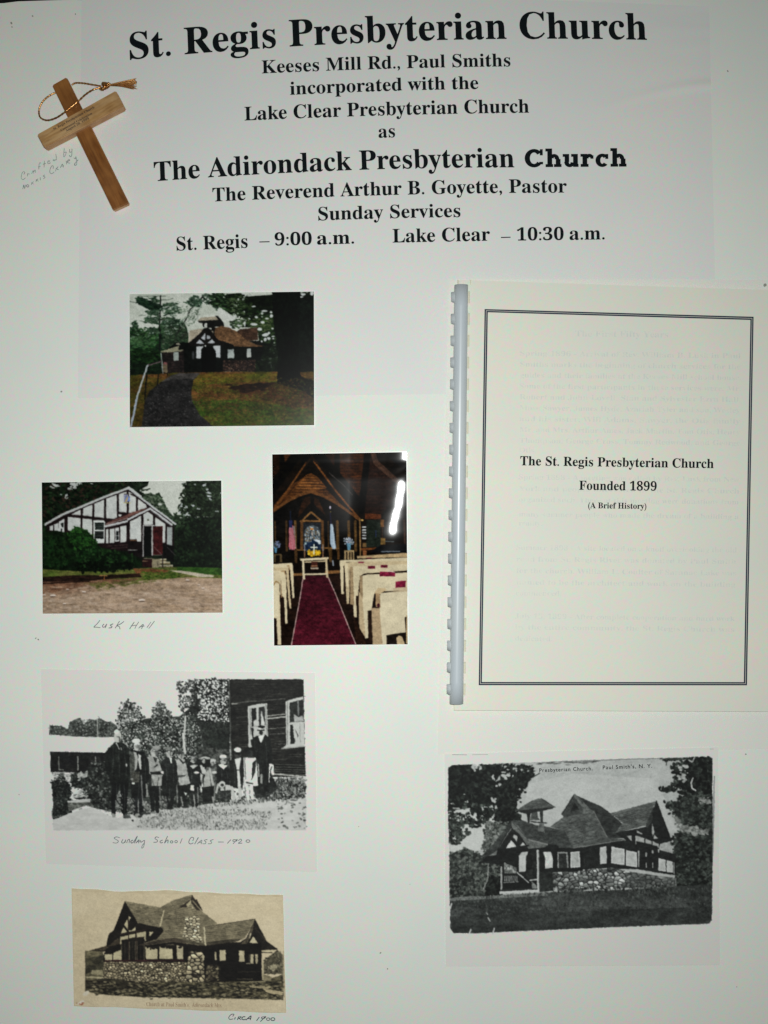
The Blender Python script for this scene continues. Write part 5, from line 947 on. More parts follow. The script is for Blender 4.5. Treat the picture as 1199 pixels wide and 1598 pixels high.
    p.fill([(365, 495), (722, 400), (700, 440), (640, 590), (520, 620), (400, 650), (460, 570)], rf, rf2, (40, 12)); p.courses(None, ((380, 500), (440, 650)), ((715, 410), (645, 590)), 11, (40, 42, 40), 5, .6, 1)
    p.fill([(722, 398), (838, 712), (750, 735), (740, 790), (870, 830), (880, 980), (740, 960), (560, 930), (480, 700), (400, 650), (640, 600)], (28, 30, 29)); p.line([(722, 400), (838, 710)], 9, (18, 20, 19)); p.fill([(640, 590), (700, 440), (690, 560), (650, 610)], (44, 47, 45), (60, 62, 60), (16, 16))
    p.fill([(0, 535), (230, 480), (335, 680), (60, 745), (0, 640)], (96, 99, 96), (72, 75, 73), (40, 10)); p.courses(None, ((0, 520), (60, 745)), ((225, 480), (335, 685)), 17, (44, 47, 45), 5, .6, 1); p.line([(235, 482), (338, 680)], 7, (110, 112, 109))
    p.fill([(60, 745), (335, 682), (480, 700), (300, 735), (70, 775)], (80, 83, 80), (64, 67, 65), (30, 8)); p.line([(60, 772), (330, 725), (480, 704)], 7, (120, 122, 119))
    p.fill([(-40, 640), (0, 640), (62, 772), (-40, 760)], (60, 63, 61)); p.fill([(0, 480), (80, 350), (100, 390), (60, 440), (10, 520)], (54, 57, 55), (70, 73, 70), (16, 16)); p.fill([(20, 500), (90, 410), (150, 470), (30, 512)], (30, 32, 31), (50, 52, 50), (12, 12)); p.line([(85, 352), (185, 452)], 18, (96, 99, 96)); p.line([(95, 385), (160, 460)], 8, (70, 72, 70))
    p.fill([(0, 790), (60, 775), (470, 705), (570, 740), (580, 930), (400, 930), (0, 940)], (32, 34, 33), (24, 26, 25), (30, 20))
    w1 = (176, 178, 175); w2 = (206, 207, 205)
    def pane(q): p.fill(q, w2); c = np.mean(np.array(q, float), 0); p.fill([tuple(c + (np.array(v) - c) * .86) for v in q], (192, 194, 191), (168, 170, 167), (26, 26))
    for q in ([(50, 798), (128, 788), (130, 915), (52, 920)], [(282, 762), (332, 752), (335, 885), (284, 892)], [(372, 755), (474, 775), (476, 900), (370, 885)], [(486, 782), (570, 802), (572, 916), (485, 903)], [(740, 845), (795, 860), (796, 950), (740, 942)], [(802, 862), (850, 872), (852, 958), (802, 952)]): pane(q)
    for q in ([(578, 785), (590, 788), (590, 918), (580, 916)], [(636, 800), (650, 802), (650, 835), (636, 830)], [(688, 780), (702, 785), (702, 810), (688, 806)], [(560, 668), (628, 690), (628, 725), (566, 712), (566, 740), (560, 740)], [(636, 692), (684, 712), (684, 740), (636, 724)], [(692, 712), (742, 735), (742, 755), (692, 742)], [(490, 672), (530, 668), (530, 715)], [(570, 630), (612, 650), (612, 662), (570, 645)],
              [(690, 570), (706, 640), (692, 680), (688, 620)], [(705, 660), (735, 692), (700, 695)], [(640, 880), (648, 880), (648, 920), (640, 918)], [(690, 880), (700, 880), (700, 922), (692, 922)], [(750, 740), (830, 722), (840, 760), (850, 810), (790, 800), (745, 780)]): p.fill(q, w1, (150, 152, 149), (20, 20))
    p.fill([(745, 780), (870, 815), (880, 850), (745, 820)], (28, 30, 29)); p.line([(858, 880), (860, 970)], 6, (170, 172, 169)); p.line([(30, 810), (34, 920)], 7, (120, 122, 119)); p.line([(735, 735), (740, 800)], 9, (170, 172, 169)); p.line([(160, 850), (165, 900)], 8, (50, 52, 50)); p.line([(570, 720), (740, 770)], 10, dk)
    p.stones([(-50, 960), (0, 965), (150, 935), (370, 918), (480, 945), (740, 985), (870, 1000), (870, 1080), (560, 1075), (300, 1085), (0, 1100), (-50, 1100)], 38, [(178, 180, 177), (150, 153, 150), (126, 129, 126), (104, 107, 104)], (40, 42, 41), .1, .72, .5)
    p.fill([(480, 950), (880, 1000), (880, 1090), (480, 1080)], (40, 43, 41), (66, 69, 67), (30, 30), al=.5); p.fill([(730, 985), (800, 995), (760, 1010)], (150, 152, 149), al=.8)
    # left view: bell tower and porch
    p.view(*A)
    p.fill([(590, 600), (680, 600), (800, 640), (920, 660), (1040, 690), (1110, 820), (1110, 835), (900, 800), (880, 830), (740, 850), (700, 760)], (66, 69, 67), (50, 53, 51), (34, 12)); p.courses(None, ((620, 620), (740, 800)), ((1040, 700), (1105, 825)), 9, (36, 38, 37), 5, .55, 1)
    p.fill([(1030, 575), (1199, 530), (1199, 830), (1110, 840), (1040, 690), (920, 655)], (92, 95, 92), (70, 73, 71), (34, 12)); p.courses(None, ((940, 640), (1110, 830)), ((1199, 540), (1199, 800)), 12, (46, 49, 47), 5, .55, 1); p.line([(1040, 690), (1108, 832)], 8, (50, 53, 51)); p.line([(1108, 838), (1199, 818)], 8, (120, 122, 119))
    p.fill([(1015, 552), (1122, 382), (1199, 440), (1199, 540), (1040, 575)], (50, 53, 51), (66, 69, 67), (20, 16)); p.line([(1125, 385), (1199, 480)], 20, (100, 103, 100)); p.fill([(1090, 530), (1130, 450), (1170, 510)], (28, 30, 29)); p.line([(1018, 550), (1120, 385)], 8, (34, 36, 35))
    p.fill([(625, 520), (700, 470), (770, 430), (845, 412), (880, 430), (960, 488), (860, 518), (720, 545)], (62, 65, 63), (86, 89, 86), (40, 10)); p.fill([(625, 520), (960, 486), (940, 500), (860, 520), (720, 546)], (34, 36, 35)); p.line([(845, 415), (960, 488)], 6, (44, 47, 45))
    p.fill([(718, 540), (752, 535), (745, 620), (735, 625), (728, 600)], (30, 32, 31)); p.fill([(830, 520), (860, 515), (858, 620), (840, 630)], (44, 47, 45)); p.fill([(760, 540), (775, 530), (810, 530), (815, 570), (832, 600), (750, 600)], (60, 63, 61), (84, 87, 84), (12, 12)); p.line([(760, 612), (888, 624)], 10, (40, 42, 41)); p.fill([(830, 625), (868, 630), (875, 710), (850, 700), (812, 690)], (110, 113, 110), (70, 73, 71), (12, 20))
    p.fill([(320, 918), (440, 800), (540, 670), (590, 605), (600, 640), (500, 790), (470, 850), (420, 900)], (46, 49, 47), (62, 65, 63), (20, 20)); p.line([(590, 670), (490, 830)], 9, (140, 142, 139)); p.fill([(395, 905), (475, 850), (460, 895)], (120, 123, 120), (96, 99, 96), (14, 14)); p.fill([(600, 660), (720, 740), (740, 850), (480, 840)], (30, 32, 31))
    p.fill([(590, 608), (650, 650), (730, 760), (885, 812), (870, 832), (740, 850), (715, 800), (660, 720), (595, 665)], (110, 113, 110), (90, 93, 90), (20, 16)); p.line([(735, 765), (895, 806)], 11, (130, 132, 129)); p.line([(595, 610), (730, 760)], 7, (60, 62, 61))
    p.fill([(545, 838), (590, 765), (632, 825)], w2, (180, 182, 179), (20, 20)); p.fill([(605, 740), (615, 720), (640, 735), (638, 785)], (170, 172, 169)); p.fill([(662, 818), (688, 785), (712, 812)], (190, 192, 189)); p.line([(590, 760), (650, 820)], 15, dk); p.line([(545, 850), (735, 815)], 14, dk); p.line([(648, 730), (650, 830)], 16, dk)
    p.fill([(480, 860), (890, 830), (1199, 840), (1199, 1030), (500, 1060)], dk); p.fill([(655, 900), (672, 872), (735, 865), (715, 905), (714, 1034), (655, 1040)], w1, (196, 197, 195), (16, 26)); p.fill([(862, 868), (925, 868), (942, 920), (944, 1002), (876, 1012), (878, 930)], (190, 192, 189), (206, 207, 205), (20, 20)); p.fill([(1092, 872), (1172, 862), (1175, 998), (1092, 1004)], w2); p.fill([(1102, 880), (1164, 872), (1166, 990), (1102, 996)], (150, 153, 150), (176, 178, 175), (26, 26))
    p.fill([(980, 868), (1068, 872), (1076, 1005), (985, 1005)], (150, 152, 149)); p.fill([(992, 880), (1060, 884), (1066, 1005), (994, 1005)], (34, 36, 35), (54, 56, 54), (16, 30)); p.line([(815, 860), (820, 1180)], 20, (190, 192, 189)); p.line([(823, 870), (828, 1190)], 7, (90, 92, 90)); p.fill([(718, 1100), (720, 930), (745, 880), (800, 870), (800, 1100)], (20, 22, 21), (44, 46, 44), (16, 60))
    p.fill([(528, 960), (600, 990), (636, 1000), (634, 1050), (528, 1050)], (170, 172, 169), (70, 73, 70), (12, 16), sharp=1.5); p.line([(505, 1000), (505, 1190)], 12, (180, 182, 179)); p.fill([(528, 1066), (650, 1066), (650, 1130), (528, 1130)], (26, 28, 27))
    for i in range(9): p.line([(534 + i * 13, 1075), (534 + i * 13, 1118)], 5, (180, 182, 179))
    p.line([(528, 1130), (650, 1122)], 7, (150, 152, 149)); p.line([(640, 1044), (735, 1130)], 9, (190, 192, 189)); p.line([(748, 1110), (810, 1105)], 12, (180, 182, 179)); p.fill([(760, 1115), (800, 1150), (810, 1180), (765, 1180)], (120, 123, 120)); p.fill([(490, 1205), (828, 1188), (830, 1212), (490, 1228)], (190, 192, 189)); p.line([(500, 1195), (810, 1182)], 8, (44, 46, 45)); p.line([(620, 1120), (690, 1170)], 8, dk)
    p.fill([(832, 1040), (945, 1040), (945, 1200), (835, 1210)], (30, 33, 31), (44, 47, 45), (26, 26))
    p.stones([(940, 1045), (1199, 1030), (1199, 1200), (1060, 1205), (945, 1170)], 40, [(150, 153, 150), (120, 123, 120), (96, 99, 96)], (38, 40, 39), .1, .74, .5)
    # lawn
    p.view(*V)
    p.fill([(56, 655), (250, 645), (440, 632), (760, 622), (1126, 600), (1126, 760), (700, 777), (240, 797), (74, 800), (58, 780)], (70, 73, 71), (44, 47, 45), (170, 40), sharp=1.3)
    p.fill([(56, 655), (250, 645), (440, 632), (460, 645), (56, 668)], (110, 113, 110)); p.dabs([(60, 650), (440, 632), (1124, 612), (1124, 755), (700, 772), (74, 795)], 900, 3, [(80, 84, 81), (44, 47, 45), (96, 99, 96), (30, 33, 31), (60, 64, 61)], 2.2, 1.4, .8, .6)
    p.fill([(56, 730), (1126, 690), (1126, 760), (700, 777), (74, 800)], (30, 33, 31), (50, 53, 51), (120, 30), al=.55); p.dabs([(480, 618), (980, 600), (980, 625), (480, 635)], 90, 4, [(40, 43, 41), (80, 83, 80), (26, 28, 27)], 1.6, 1.5, .6)
    # trim to the rounded, torn outline of the reproduction
    M = p.mask(out); m = np.zeros((p.H, p.W)); m[M[2]:M[3], M[0]:M[1]] = M[4]
    p.a = p.a * m[..., None] + np.array(P_) * (1 - m[..., None])
    p.line([(1134, 160), (1132, 300), (1128, 480)], 4, (110, 112, 110), .8); p.line([(54, 125), (52, 300), (57, 420)], 4, (24, 26, 25)); p.dabs([(52, 290), (60, 290), (60, 440), (52, 440)], 10, 3, [(190, 191, 189)], 1)
    for x, y in ((140, 795), (236, 792), (62, 690)): p.line([(x - 3, y + 8), (x + 3, y - 12)], 5, (196, 197, 195))
    p.line([(214, 735), (222, 750)], 4, (180, 182, 179)); p.line([(206, 715), (212, 722)], 3, (160, 162, 159))
    p.rough((.4, 4.), (.3, 2.)); p.tone(.36, 1.04, 120); p.trim = True; p.grain(.1, 2); return p
# ------------------------------------------------------------------
# THE PLACE: a black clothed table with the white display board on it
# ------------------------------------------------------------------
tb = mesh_obj('table_surface', [(-1.2, -1.2, -.006), (1.2, -1.2, -.006), (1.2, 1.2, -.006), (-1.2, 1.2, -.006)], [(0, 1, 2, 3)], M['table'])
tag(tb, 'black cloth covered table top under the white display board', kind='structure')

# display board: body, cut edge, captions written straight on it
board = empty('display_board', 'large white poster board that carries the church pictures and papers', 'display board', (0, 0, -.005))
BQ = [(-60, 7.2), (1262, -14), (1268, 1650), (-60, 1650)]


def b_edge(u, v):
    if v == 0: return (0, -5.2 * math.sin(math.pi * min(1, u * 1.5)) * (1 if u < .67 else .5) - (2.0 if .05 < u < .15 else 0))
    return (0, 0)


sheet('board_face', BQ, M['board'], .0046, None, (60, 2), board, b_edge, z0=-.005)
PTZ = -.0004 + .00012     # just proud of the board face


def pen(name, strokes, o, w, m, label, z=PTZ, parent=board, zf=None):
    return handwriting(name, strokes, o[0], o[1], o[2], w, m, z, parent, label, zf)


E9 = lambda x, y, a, b: ring(x, y, a, b)
pen('handwritten_caption', [
    [(240, 76), (200, 125), (155, 170), (185, 172), (245, 180)], [(300, 128), (280, 150), (285, 172), (310, 168), (340, 128), (318, 183)], [(430, 125), (395, 140), (395, 152), (415, 162), (405, 180), (370, 184)],
    [(522, 88), (490, 140), (462, 187)], [(588, 90), (540, 125), (488, 152), (520, 165), (530, 200)], [(735, 100), (700, 150), (670, 197)], [(800, 98), (765, 150), (745, 192)], [(690, 155), (770, 142)],
    [(800, 187), (850, 140), (865, 137), (850, 175), (840, 195)], [(812, 170), (880, 155)], [(975, 100), (918, 180)], [(1025, 88), (985, 140), (945, 192)]], (130, 960, 9.223), 1.15, M['pen'], 'handwritten words Lusk Hall')
pen('handwritten_caption', [
    [(475, 345), (490, 322), (460, 322), (430, 355), (440, 380), (480, 375)], [(505, 358), (498, 380)], [(545, 350), (530, 385)], [(545, 352), (575, 350), (560, 365), (545, 368), (575, 385)], [(620, 350), (595, 352), (582, 370), (600, 385), (625, 378)],
    [(630, 388), (680, 345), (690, 348), (680, 385)], [(650, 372), (685, 368)], [(785, 355), (755, 395)], [(850, 350), (815, 355), (818, 372), (850, 365), (860, 348), (800, 405)], E9(890, 378, 20, 15), E9(945, 378, 23, 17)], (300, 1540, 7.494), 1.15, M['soft_ink'], 'handwritten words Circa 1900')
pen('handwritten_caption', [
    [(175, 520), (190, 490), (165, 478), (140, 520), (135, 580), (165, 600), (200, 575)], [(235, 505), (230, 550)], [(232, 525), (250, 510), (266, 518)], [(296, 512), (322, 462), (330, 505)], [(330, 480), (350, 452), (356, 492)], [(440, 345), (415, 350), (408, 440)], [(400, 405), (432, 395)],
    [(495, 310), (490, 410)], [(475, 362), (515, 350)], [(545, 330), (575, 320), (570, 305), (548, 320), (550, 355), (590, 340)], [(650, 290), (630, 300), (650, 308), (675, 285)], [(672, 200), (680, 250), (682, 298)], [(805, 115), (795, 240), (820, 225), (835, 175), (805, 180)], [(888, 130), (890, 175), (925, 165)], [(925, 125), (920, 230), (900, 245), (885, 225)],
    [(158, 748), (175, 685), (185, 745), (205, 682)], E9(235, 700, 18, 18), [(300, 645), (293, 682)], [(300, 655), (325, 635), (305, 658), (330, 672)], [(372, 600), (364, 636)], [(370, 615), (396, 590), (376, 615), (402, 626)], [(430, 568), (432, 610)], [(500, 530), (475, 545), (505, 565), (480, 590)],
    [(630, 430), (635, 395), (610, 390), (585, 440), (580, 490), (610, 510), (645, 485)], [(678, 428), (668, 470)], [(675, 440), (708, 402), (684, 432), (714, 446)], [(745, 415), (775, 360), (790, 410)], [(755, 395), (795, 385)], [(835, 310), (840, 360)], [(838, 335), (870, 295), (890, 300), (852, 332), (892, 346)], [(955, 262), (975, 278), (985, 250)], [(985, 245), (1000, 330), (990, 375), (965, 375), (975, 345), (1020, 295)]],
    (20, 220, 9.99), .95, M['faint_pen'], 'faint handwritten words Crafted by Norris Crary')

sp = [(18, 36, 1.6, 2.4), (19, 42, 1.0, 1.6), (51, 25, 1.2, 1.6), (118, 22, 1.0, 1.4), (96, 611, 1.8, 1.5), (690, 485, 1.4, 1.5), (56, 996, 1.6, 1.0), (60, 998, 1.2, 1.7), (594, 1487, 1.9, 1.3), (605, 1512, 1.2, 1.2), (1164, 1177, 1.4, 1.4), (1136, 111, 1.4, 1.9), (1194, 445, 3.2, 2.6), (470, 1120, .7, .7), (560, 1290, .8, .7), (1150, 900 + 640, .9, .9), (30, 1240, .8, 1), (640, 1380, .7, .7)]
pr = None
for x, y, a, b in sp:
    P = [(0, 0, 0)] + [(math.cos(t) * S * random.uniform(.75, 1.1), math.sin(t) * S * random.uniform(.75, 1.1), 0) for t in np.linspace(0, 2 * math.pi, 9)[:-1]]
    o = mesh_obj('speck', P, [(0, i + 1, (i + 1) % 8 + 1) for i in range(8)], M['speck'], board)
    w = W(x, y, PTZ if x < 1190 else .0006); o.location = (w[0], w[1], w[2] + .005); o.scale = (a, b, 1); o.rotation_euler.z = random.random()

Z0 = -.0004 + .000008      # resting height of papers on the board

# ------------------------------------------------------------------
# backing sheet under the booklet
# ------------------------------------------------------------------
back = sheet('backing_sheet', [(701, 436), (1232, 436.5), (1226, 1168), (683, 1177)], M['pocket'], .0002, None, (2, 2), z0=Z0 + .0001)
tag(back, 'plain white backing sheet lying under the comb bound booklet', 'paper')


# ------------------------------------------------------------------
# title sheet: big thin paper with printed heading, rippled at its edges
# ------------------------------------------------------------------
def title_z(x, y):
    z = 0.0
    # long wrinkle running in from the right edge
    t = np.clip((x - 930) / 185., 0, 1); yc = 172 - 40 * (1 - (1 - t) ** 1.7)
    z += .0010 * t * np.exp(-((y - yc) / 7.5) ** 2)
    # small ripples along the right edge and top
    t2 = np.clip((x - 1010) / 100., 0, 1); z += 0.00018 * t2 * (np.sin(y / 5.3) + np.sin(y / 8.9 + 1.3)) * np.exp(-((y - 30) / 60) ** 2)
    # creases at the left edge
    for yc2, l, h in ((430, 16, .8), (478, 20, 1.), (531, 22, 2.2), (550, 24, 2.4), (572, 14, 1.2)):
        z += .00005 * h * np.exp(-((y - yc2 + (x - 124) * .22) / 1.9) ** 2) * np.clip(1 - (x - 122) / l, 0, 1)
    # faint drag wrinkles across the upper and right parts
    z += .00006 * np.sin(y / 11. + 2.2 * np.sin(x / 95.)) * np.clip((x - 700) / 300., 0, 1) * np.clip((1085 - x) / 60., 0, 1) * np.clip((420 - y) / 200., 0, 1)
    z += .00004 * np.sin(y / 9. + 1.5 * np.sin(x / 60.)) * np.clip((x - 135) / 40., 0, 1) * np.clip((300 - x) / 100., 0, 1) * np.clip((440 - y) / 100., 0, 1)
    # the bottom edge lifts a little where it catches the flash
    z += .00030 * np.exp(-((y - 612.5) / 2.0) ** 2) * np.clip(1 - abs(x - 615) / 120., 0, 1)
    # shallow slack of the whole sheet
    z += .00009 * (np.sin(x / 130. + y / 210.) + 1) * np.clip((x - 124) / 120, 0, 1) * np.clip((1108 - x) / 120, 0, 1) * np.clip((610 - y) / 60., 0, 1)
    return float(max(z, 0.0))


TQ = [(127.5, -6), (1107, 10.5), (1120, 607), (121.5, 621.5)]


def t_edge(u, v):
    dx = dy = 0
    if v < .5: dy = -(7.5 * math.sin(math.pi * u) ** .8) * (1 - 2 * v) if 0 < u < 1 else 0
    if v > .5: dy += 1.8 * math.sin(math.pi * u) * (v - .5) * 2
    return (dx, dy)


title = empty('title_sheet', 'large thin white heading sheet printed St. Regis Presbyterian Church across the top', 'paper', (0, 0, 0))
sheet('paper', TQ, M['sheet'], .00006, title_z, (250, 160), title, t_edge, z0=Z0)
TZ = Z0 + .00006 + .00006
LN = [
    ("St. Regis Presbyterian Church", 203, 1010, 40, [(205, 93), (290, 84.5), (450, 71.5), (600, 65), (786, 62), (1010, 61.5)]),
    ("Keeses Mill Rd., Paul Smiths", 409, 797, 19.5, [(409, 114.5), (612, 107), (797, 103.5)]),
    ("incorporated with the", 453, 747, 19.5, [(453, 148), (600, 142), (747, 138.8)]),
    ("Lake Clear Presbyterian Church", 382, 826, 20.5, [(382, 188), (600, 180), (826, 175.8)]),
    ("as", 591, 617, 19.5, [(591, 215), (617, 214)]),
    ("The Adirondack Presbyterian", 241, 803, 29, [(240, 283), (400, 272), (561, 265), (803, 261)]),
    ("The Reverend Arthur B. Goyette, Pastor", 332, 885, 20.5, [(332, 314.5), (600, 304.5), (885, 300.5)]),
    ("Sunday Services", 497, 719, 20, [(497, 344), (610, 340.5), (719, 338.6)]),
    ("St. Regis", 276, 387, 20.5, [(276, 391), (387, 386.5)]),
    ("9:00", 429, 487, 18.9, [(429, 383.3), (487, 381.8)]),
    ("a.m.", 495, 553, 20, [(495, 381.6), (553, 380)]),
    ("Lake Clear", 613, 765, 20.5, [(613, 378.5), (765, 375.5)]),
    ("10:30", 807, 880, 18.9, [(807, 375.4), (880, 374.4)]),
    ("a.m.", 889, 944, 20, [(889, 374.3), (944, 373.5)])]
for t, a, b, cap, base in LN:
    letter('printed_line', serif(t), a, b, cap, base, M['ink'], TZ, title, title_z, fat=.004, label='printed words ' + t)
for x0, x1, y in ((405, 421, 377.5), (782, 797, 370.5)):
    zq = TZ + title_z((x0 + x1) / 2, y) + .00003; mesh_obj('printed_dash', [W(x0, y + .9, zq), W(x1, y + .5, zq), W(x1, y - 1.1, zq), W(x0, y - .7, zq)], [(0, 1, 2, 3)], M['ink'], title)

# the bolder slab lettered word "Church" (pasted over in another type)
def slab():
    P = []; R = lambda x0, y0, x1, y1: P.append([(x0, y0), (x1, y0), (x1, y1), (x0, y1)])
    def bowl(cx, cy, rx, ry, wx, wy, a0, a1, n=18):
        o = arc(cx, cy, rx, ry, a0, a1, n); i = arc(cx, cy, rx - wx, ry - wy, a0, a1, n)
        for j in range(n): P.append([o[j], o[j + 1], i[j + 1], i[j]])
    # C
    bowl(14.5, 14.5, 14.5, 15, 8.2, 5.8, 38, 322); R(23.5, 19, 28, 29); R(22.5, 4.5, 28.4, 8.6)
    x = 32
    def stem(x, h, w=7.4): R(x, 0, x + w, h)
    def foot(x, w=11.5): R(x - 2.8, 0, x + w - 2.8 + .2, 4.8)
    # h
    stem(x + 3, 30); R(x, 25.2, x + 6, 30); foot(x + 3); bowl(x + 13.5, 12.6, 8, 8.6, 7.2, 5.4, 0, 160, 14); stem(x + 15.9, 13); foot(x + 15.9)
    x = 58.6
    # u
    stem(x + 3, 21, 5.6) if False else R(x + 3, 8, x + 10, 21); R(x, 16.4, x + 6, 21); bowl(x + 10.8, 8.4, 8.6, 8.8, 7.2, 5.4, 180, 350, 14); stem(x + 16, 21); R(x + 13, 16.4, x + 18, 21); R(x + 18, 0, x + 24.4, 4.8)
    x = 86
    # r
    stem(x + 3, 21); R(x, 16.4, x + 6, 21); foot(x + 3, 12); bowl(x + 13.6, 12.4, 7.4, 8.8, 6, 5.6, 40, 165, 12); R(x + 15.4, 13, x + 20, 18.6)
    x = 109
    # c
    bowl(x + 10.5, 10.4, 10.5, 10.9, 7.6, 5.4, 40, 320, 18); R(x + 15.2, 12.6, x + 19.8, 20.6)
    x = 132
    stem(x + 3, 30); R(x, 25.2, x + 6, 30); foot(x + 3); bowl(x + 13.5, 12.6, 8, 8.6, 7.2, 5.4, 0, 160, 14); stem(x + 15.9, 13); foot(x + 15.9)
    V, F = union_mesh(P); return V, F


VFs = slab()
letter('printed_line', None, 819, 978, 29, [(819, 261), (978, 260)], M['ink'], TZ, title, title_z, VF=VFs, capref=30., label='printed word Church in heavier slab lettering')


# ------------------------------------------------------------------
# photographs and reproductions
# ------------------------------------------------------------------
def card(name, label, cat, q, border, base, z0, thick, pic, iq, pm, zf=None, n=(2, 2), group=None, tint=1.0, res=1.25, edge=None):
    o = empty(name, label, cat, (0, 0, 0), group)
    sheet(base[0], q, base[1], thick, zf, n, o, edge, z0=z0)
    w = int((max(iq[1][0], iq[2][0]) - min(iq[0][0], iq[3][0])) * res); h = int((max(iq[2][1], iq[3][1]) - min(iq[0][1], iq[1][1])) * res)
    zz = (lambda X, Y: np.vectorize(zf)(X, Y)) if zf else None
    print_mesh('printed_picture', iq, pic, w, h, pm, z0 + thick + .00005, o, zz, tint)
    return o


def inset(q, d): return [(q[0][0] + d, q[0][1] + d), (q[1][0] - d, q[1][1] + d), (q[2][0] - d, q[2][1] - d), (q[3][0] + d, q[3][1] - d)]


# colour photograph of the church, lying on the title sheet
ZT = Z0 + .00012 + .00042
q = [(201.5, 458), (491, 454), (491.5, 664.5), (202, 667.5)]
card('photograph', 'colour photograph of the stone church with a path and a big dark tree', 'photograph', q, 0, ('photo_paper', M['photo_base']), ZT - .00002, .0003, paint_church_path(), inset(q, .9), M['print_gloss2'], tint=.96)
q = [(64.5, 752), (346.5, 749), (348.5, 957), (66, 958.5)]
card('photograph', 'colour photograph of the black and white timbered hall, above the words Lusk Hall', 'photograph', q, 0, ('photo_paper', M['photo_base']), Z0, .0003, paint_hall(), inset(q, .9), M['print_gloss2'], tint=1.06)


# interior photograph: curled and glossy, it throws the flash back along a bent streak
MX, MY = 599.5 + 36 / 2., 799 - 77 / 2.     # where a flat mirror would show the flash


RS = np.arange(-240, 60, .5)
_sl = -.07 * RS / np.sqrt(RS ** 2 + 300.) * np.interp(RS, [-75, -28, 0, 60], [0, 1, 1, 1])
RZ = np.cumsum(_sl) * .5; RZ -= np.interp(0, RS, RZ); RZ = RZ - RZ[0]


def curl(X, Y):
    X = np.asarray(X, float); Y = np.asarray(Y, float)
    dm = D / S                                   # camera height in the same units
    # bowl in which each point mirrors the flash, limited to the right-hand side of the print
    cx = np.interp(Y, [705, 730, 750, 765, 790, 815, 835, 860], [634, 633, 628, 626, 622, 615, 613, 612])
    bowl = ((X - MX) ** 2 + (Y - MY) ** 2) / (2 * dm)
    ridge = np.interp(X - cx, RS, RZ)
    yk = np.arange(695, 1020); g = np.interp(yk, [700, 710, 716, 724, 744, 754, 828, 846, 868, 900, 1015], [0, 0, 0, -.06, -.06, 0, 0, -.06, -.06, 0, 0])
    tip = np.interp(Y, yk, np.cumsum(g)) - np.cumsum(g).min()
    ripple = .04 * np.sin(Y / 2.9 + X / 5.) * np.exp(-((Y - 738) / 12) ** 2) + .008 * np.sin(Y / 3.3 + X / 9.)
    g1 = np.clip((X - 545) / 55., 0, 1); g1 = g1 * g1 * (3 - 2 * g1); gy = np.interp(Y, [700, 860, 930, 1020], [1, 1, 0, 0])
    z = (bowl + ripple) * g1 * gy + tip + (ridge - RZ.min()) * gy
    return z * S


q = [(424, 708), (635.5, 704.5), (637.5, 1006.5), (427, 1008.5)]
card('photograph', 'tall glossy photograph of the church interior with pews, red carpet and white glare', 'photograph', q, 0, ('photo_paper', M['photo_base']), Z0, .0003, paint_interior(), inset(q, 1.0), M['print_gloss'], zf=lambda x, y: float(curl(x, y)), n=(100, 120), tint=1.0, res=1.6)

# photocopy: Sunday school class
q = [(64, 1044), (492, 1050), (495, 1361), (72, 1348)]
iq = [(66, 1047), (488, 1052), (491, 1300), (70, 1300)]
sch = card('photocopy', 'black and white photocopy of a row of children and adults, captioned Sunday School Class', 'photocopy', q, 0, ('copy_paper', M['copy']), Z0, .00016, paint_class(), iq, M['print_matte'], tint=1.14)
pen('handwritten_caption', [
    [(135, 62), (110, 55), (92, 65), (115, 80), (125, 90), (110, 103), (82, 100)], [(160, 75), (150, 95), (158, 103), (172, 98), (182, 78), (176, 100)], [(190, 102), (198, 80), (212, 75), (208, 103)], [(238, 80), (222, 90), (228, 103), (245, 92), (272, 50), (250, 103)],
    [(262, 103), (285, 78), (283, 103)], [(268, 93), (290, 90)], [(298, 82), (300, 97), (325, 82)], [(330, 82), (322, 130), (308, 143), (310, 125), (322, 108)], [(440, 60), (420, 55), (410, 68), (428, 80), (425, 95), (400, 97)], [(468, 80), (450, 90), (455, 102), (470, 98)],
    [(508, 50), (485, 102), (500, 85), (512, 80), (510, 103)], E9(540, 94, 10, 9), E9(575, 92, 10, 9), [(622, 68), (607, 105)], [(705, 85), (712, 65), (695, 58), (678, 80), (675, 102), (690, 110), (708, 102)], [(748, 60), (720, 110)], [(740, 110), (775, 80), (770, 110)], [(750, 98), (775, 95)],
    [(818, 75), (795, 82), (808, 95), (800, 108), (782, 108)], [(865, 75), (842, 85), (852, 97), (845, 108), (825, 108)], [(903, 95), (945, 95)], [(1000, 78), (975, 105)], [(1045, 78), (1020, 78), (1020, 90), (1045, 88), (1050, 75), (1020, 108)], [(1060, 85), (1078, 72), (1085, 85), (1060, 105), (1090, 103)], E9(1135, 88, 15, 10)],
    (160, 1295, 4.996), 1.15, M['pen'], 'handwritten words Sunday School Class 1920', z=Z0 + .00016 + .0001, parent=sch)

# sepia card
q = [(112, 1386), (442, 1397), (447, 1581), (115.5, 1570)]


def torn(u, v):
    if v == 0: return (0, 2.6 * math.exp(-((u - .24) / .12) ** 2) - 1.6 * math.exp(-((u - .45) / .12) ** 2) + .5 * math.sin(u * 37))
    if v == 1: return (0, .5 * math.sin(u * 23))
    if u == 1: return (.6 * math.sin(v * 9), 0)
    return (0, 0)


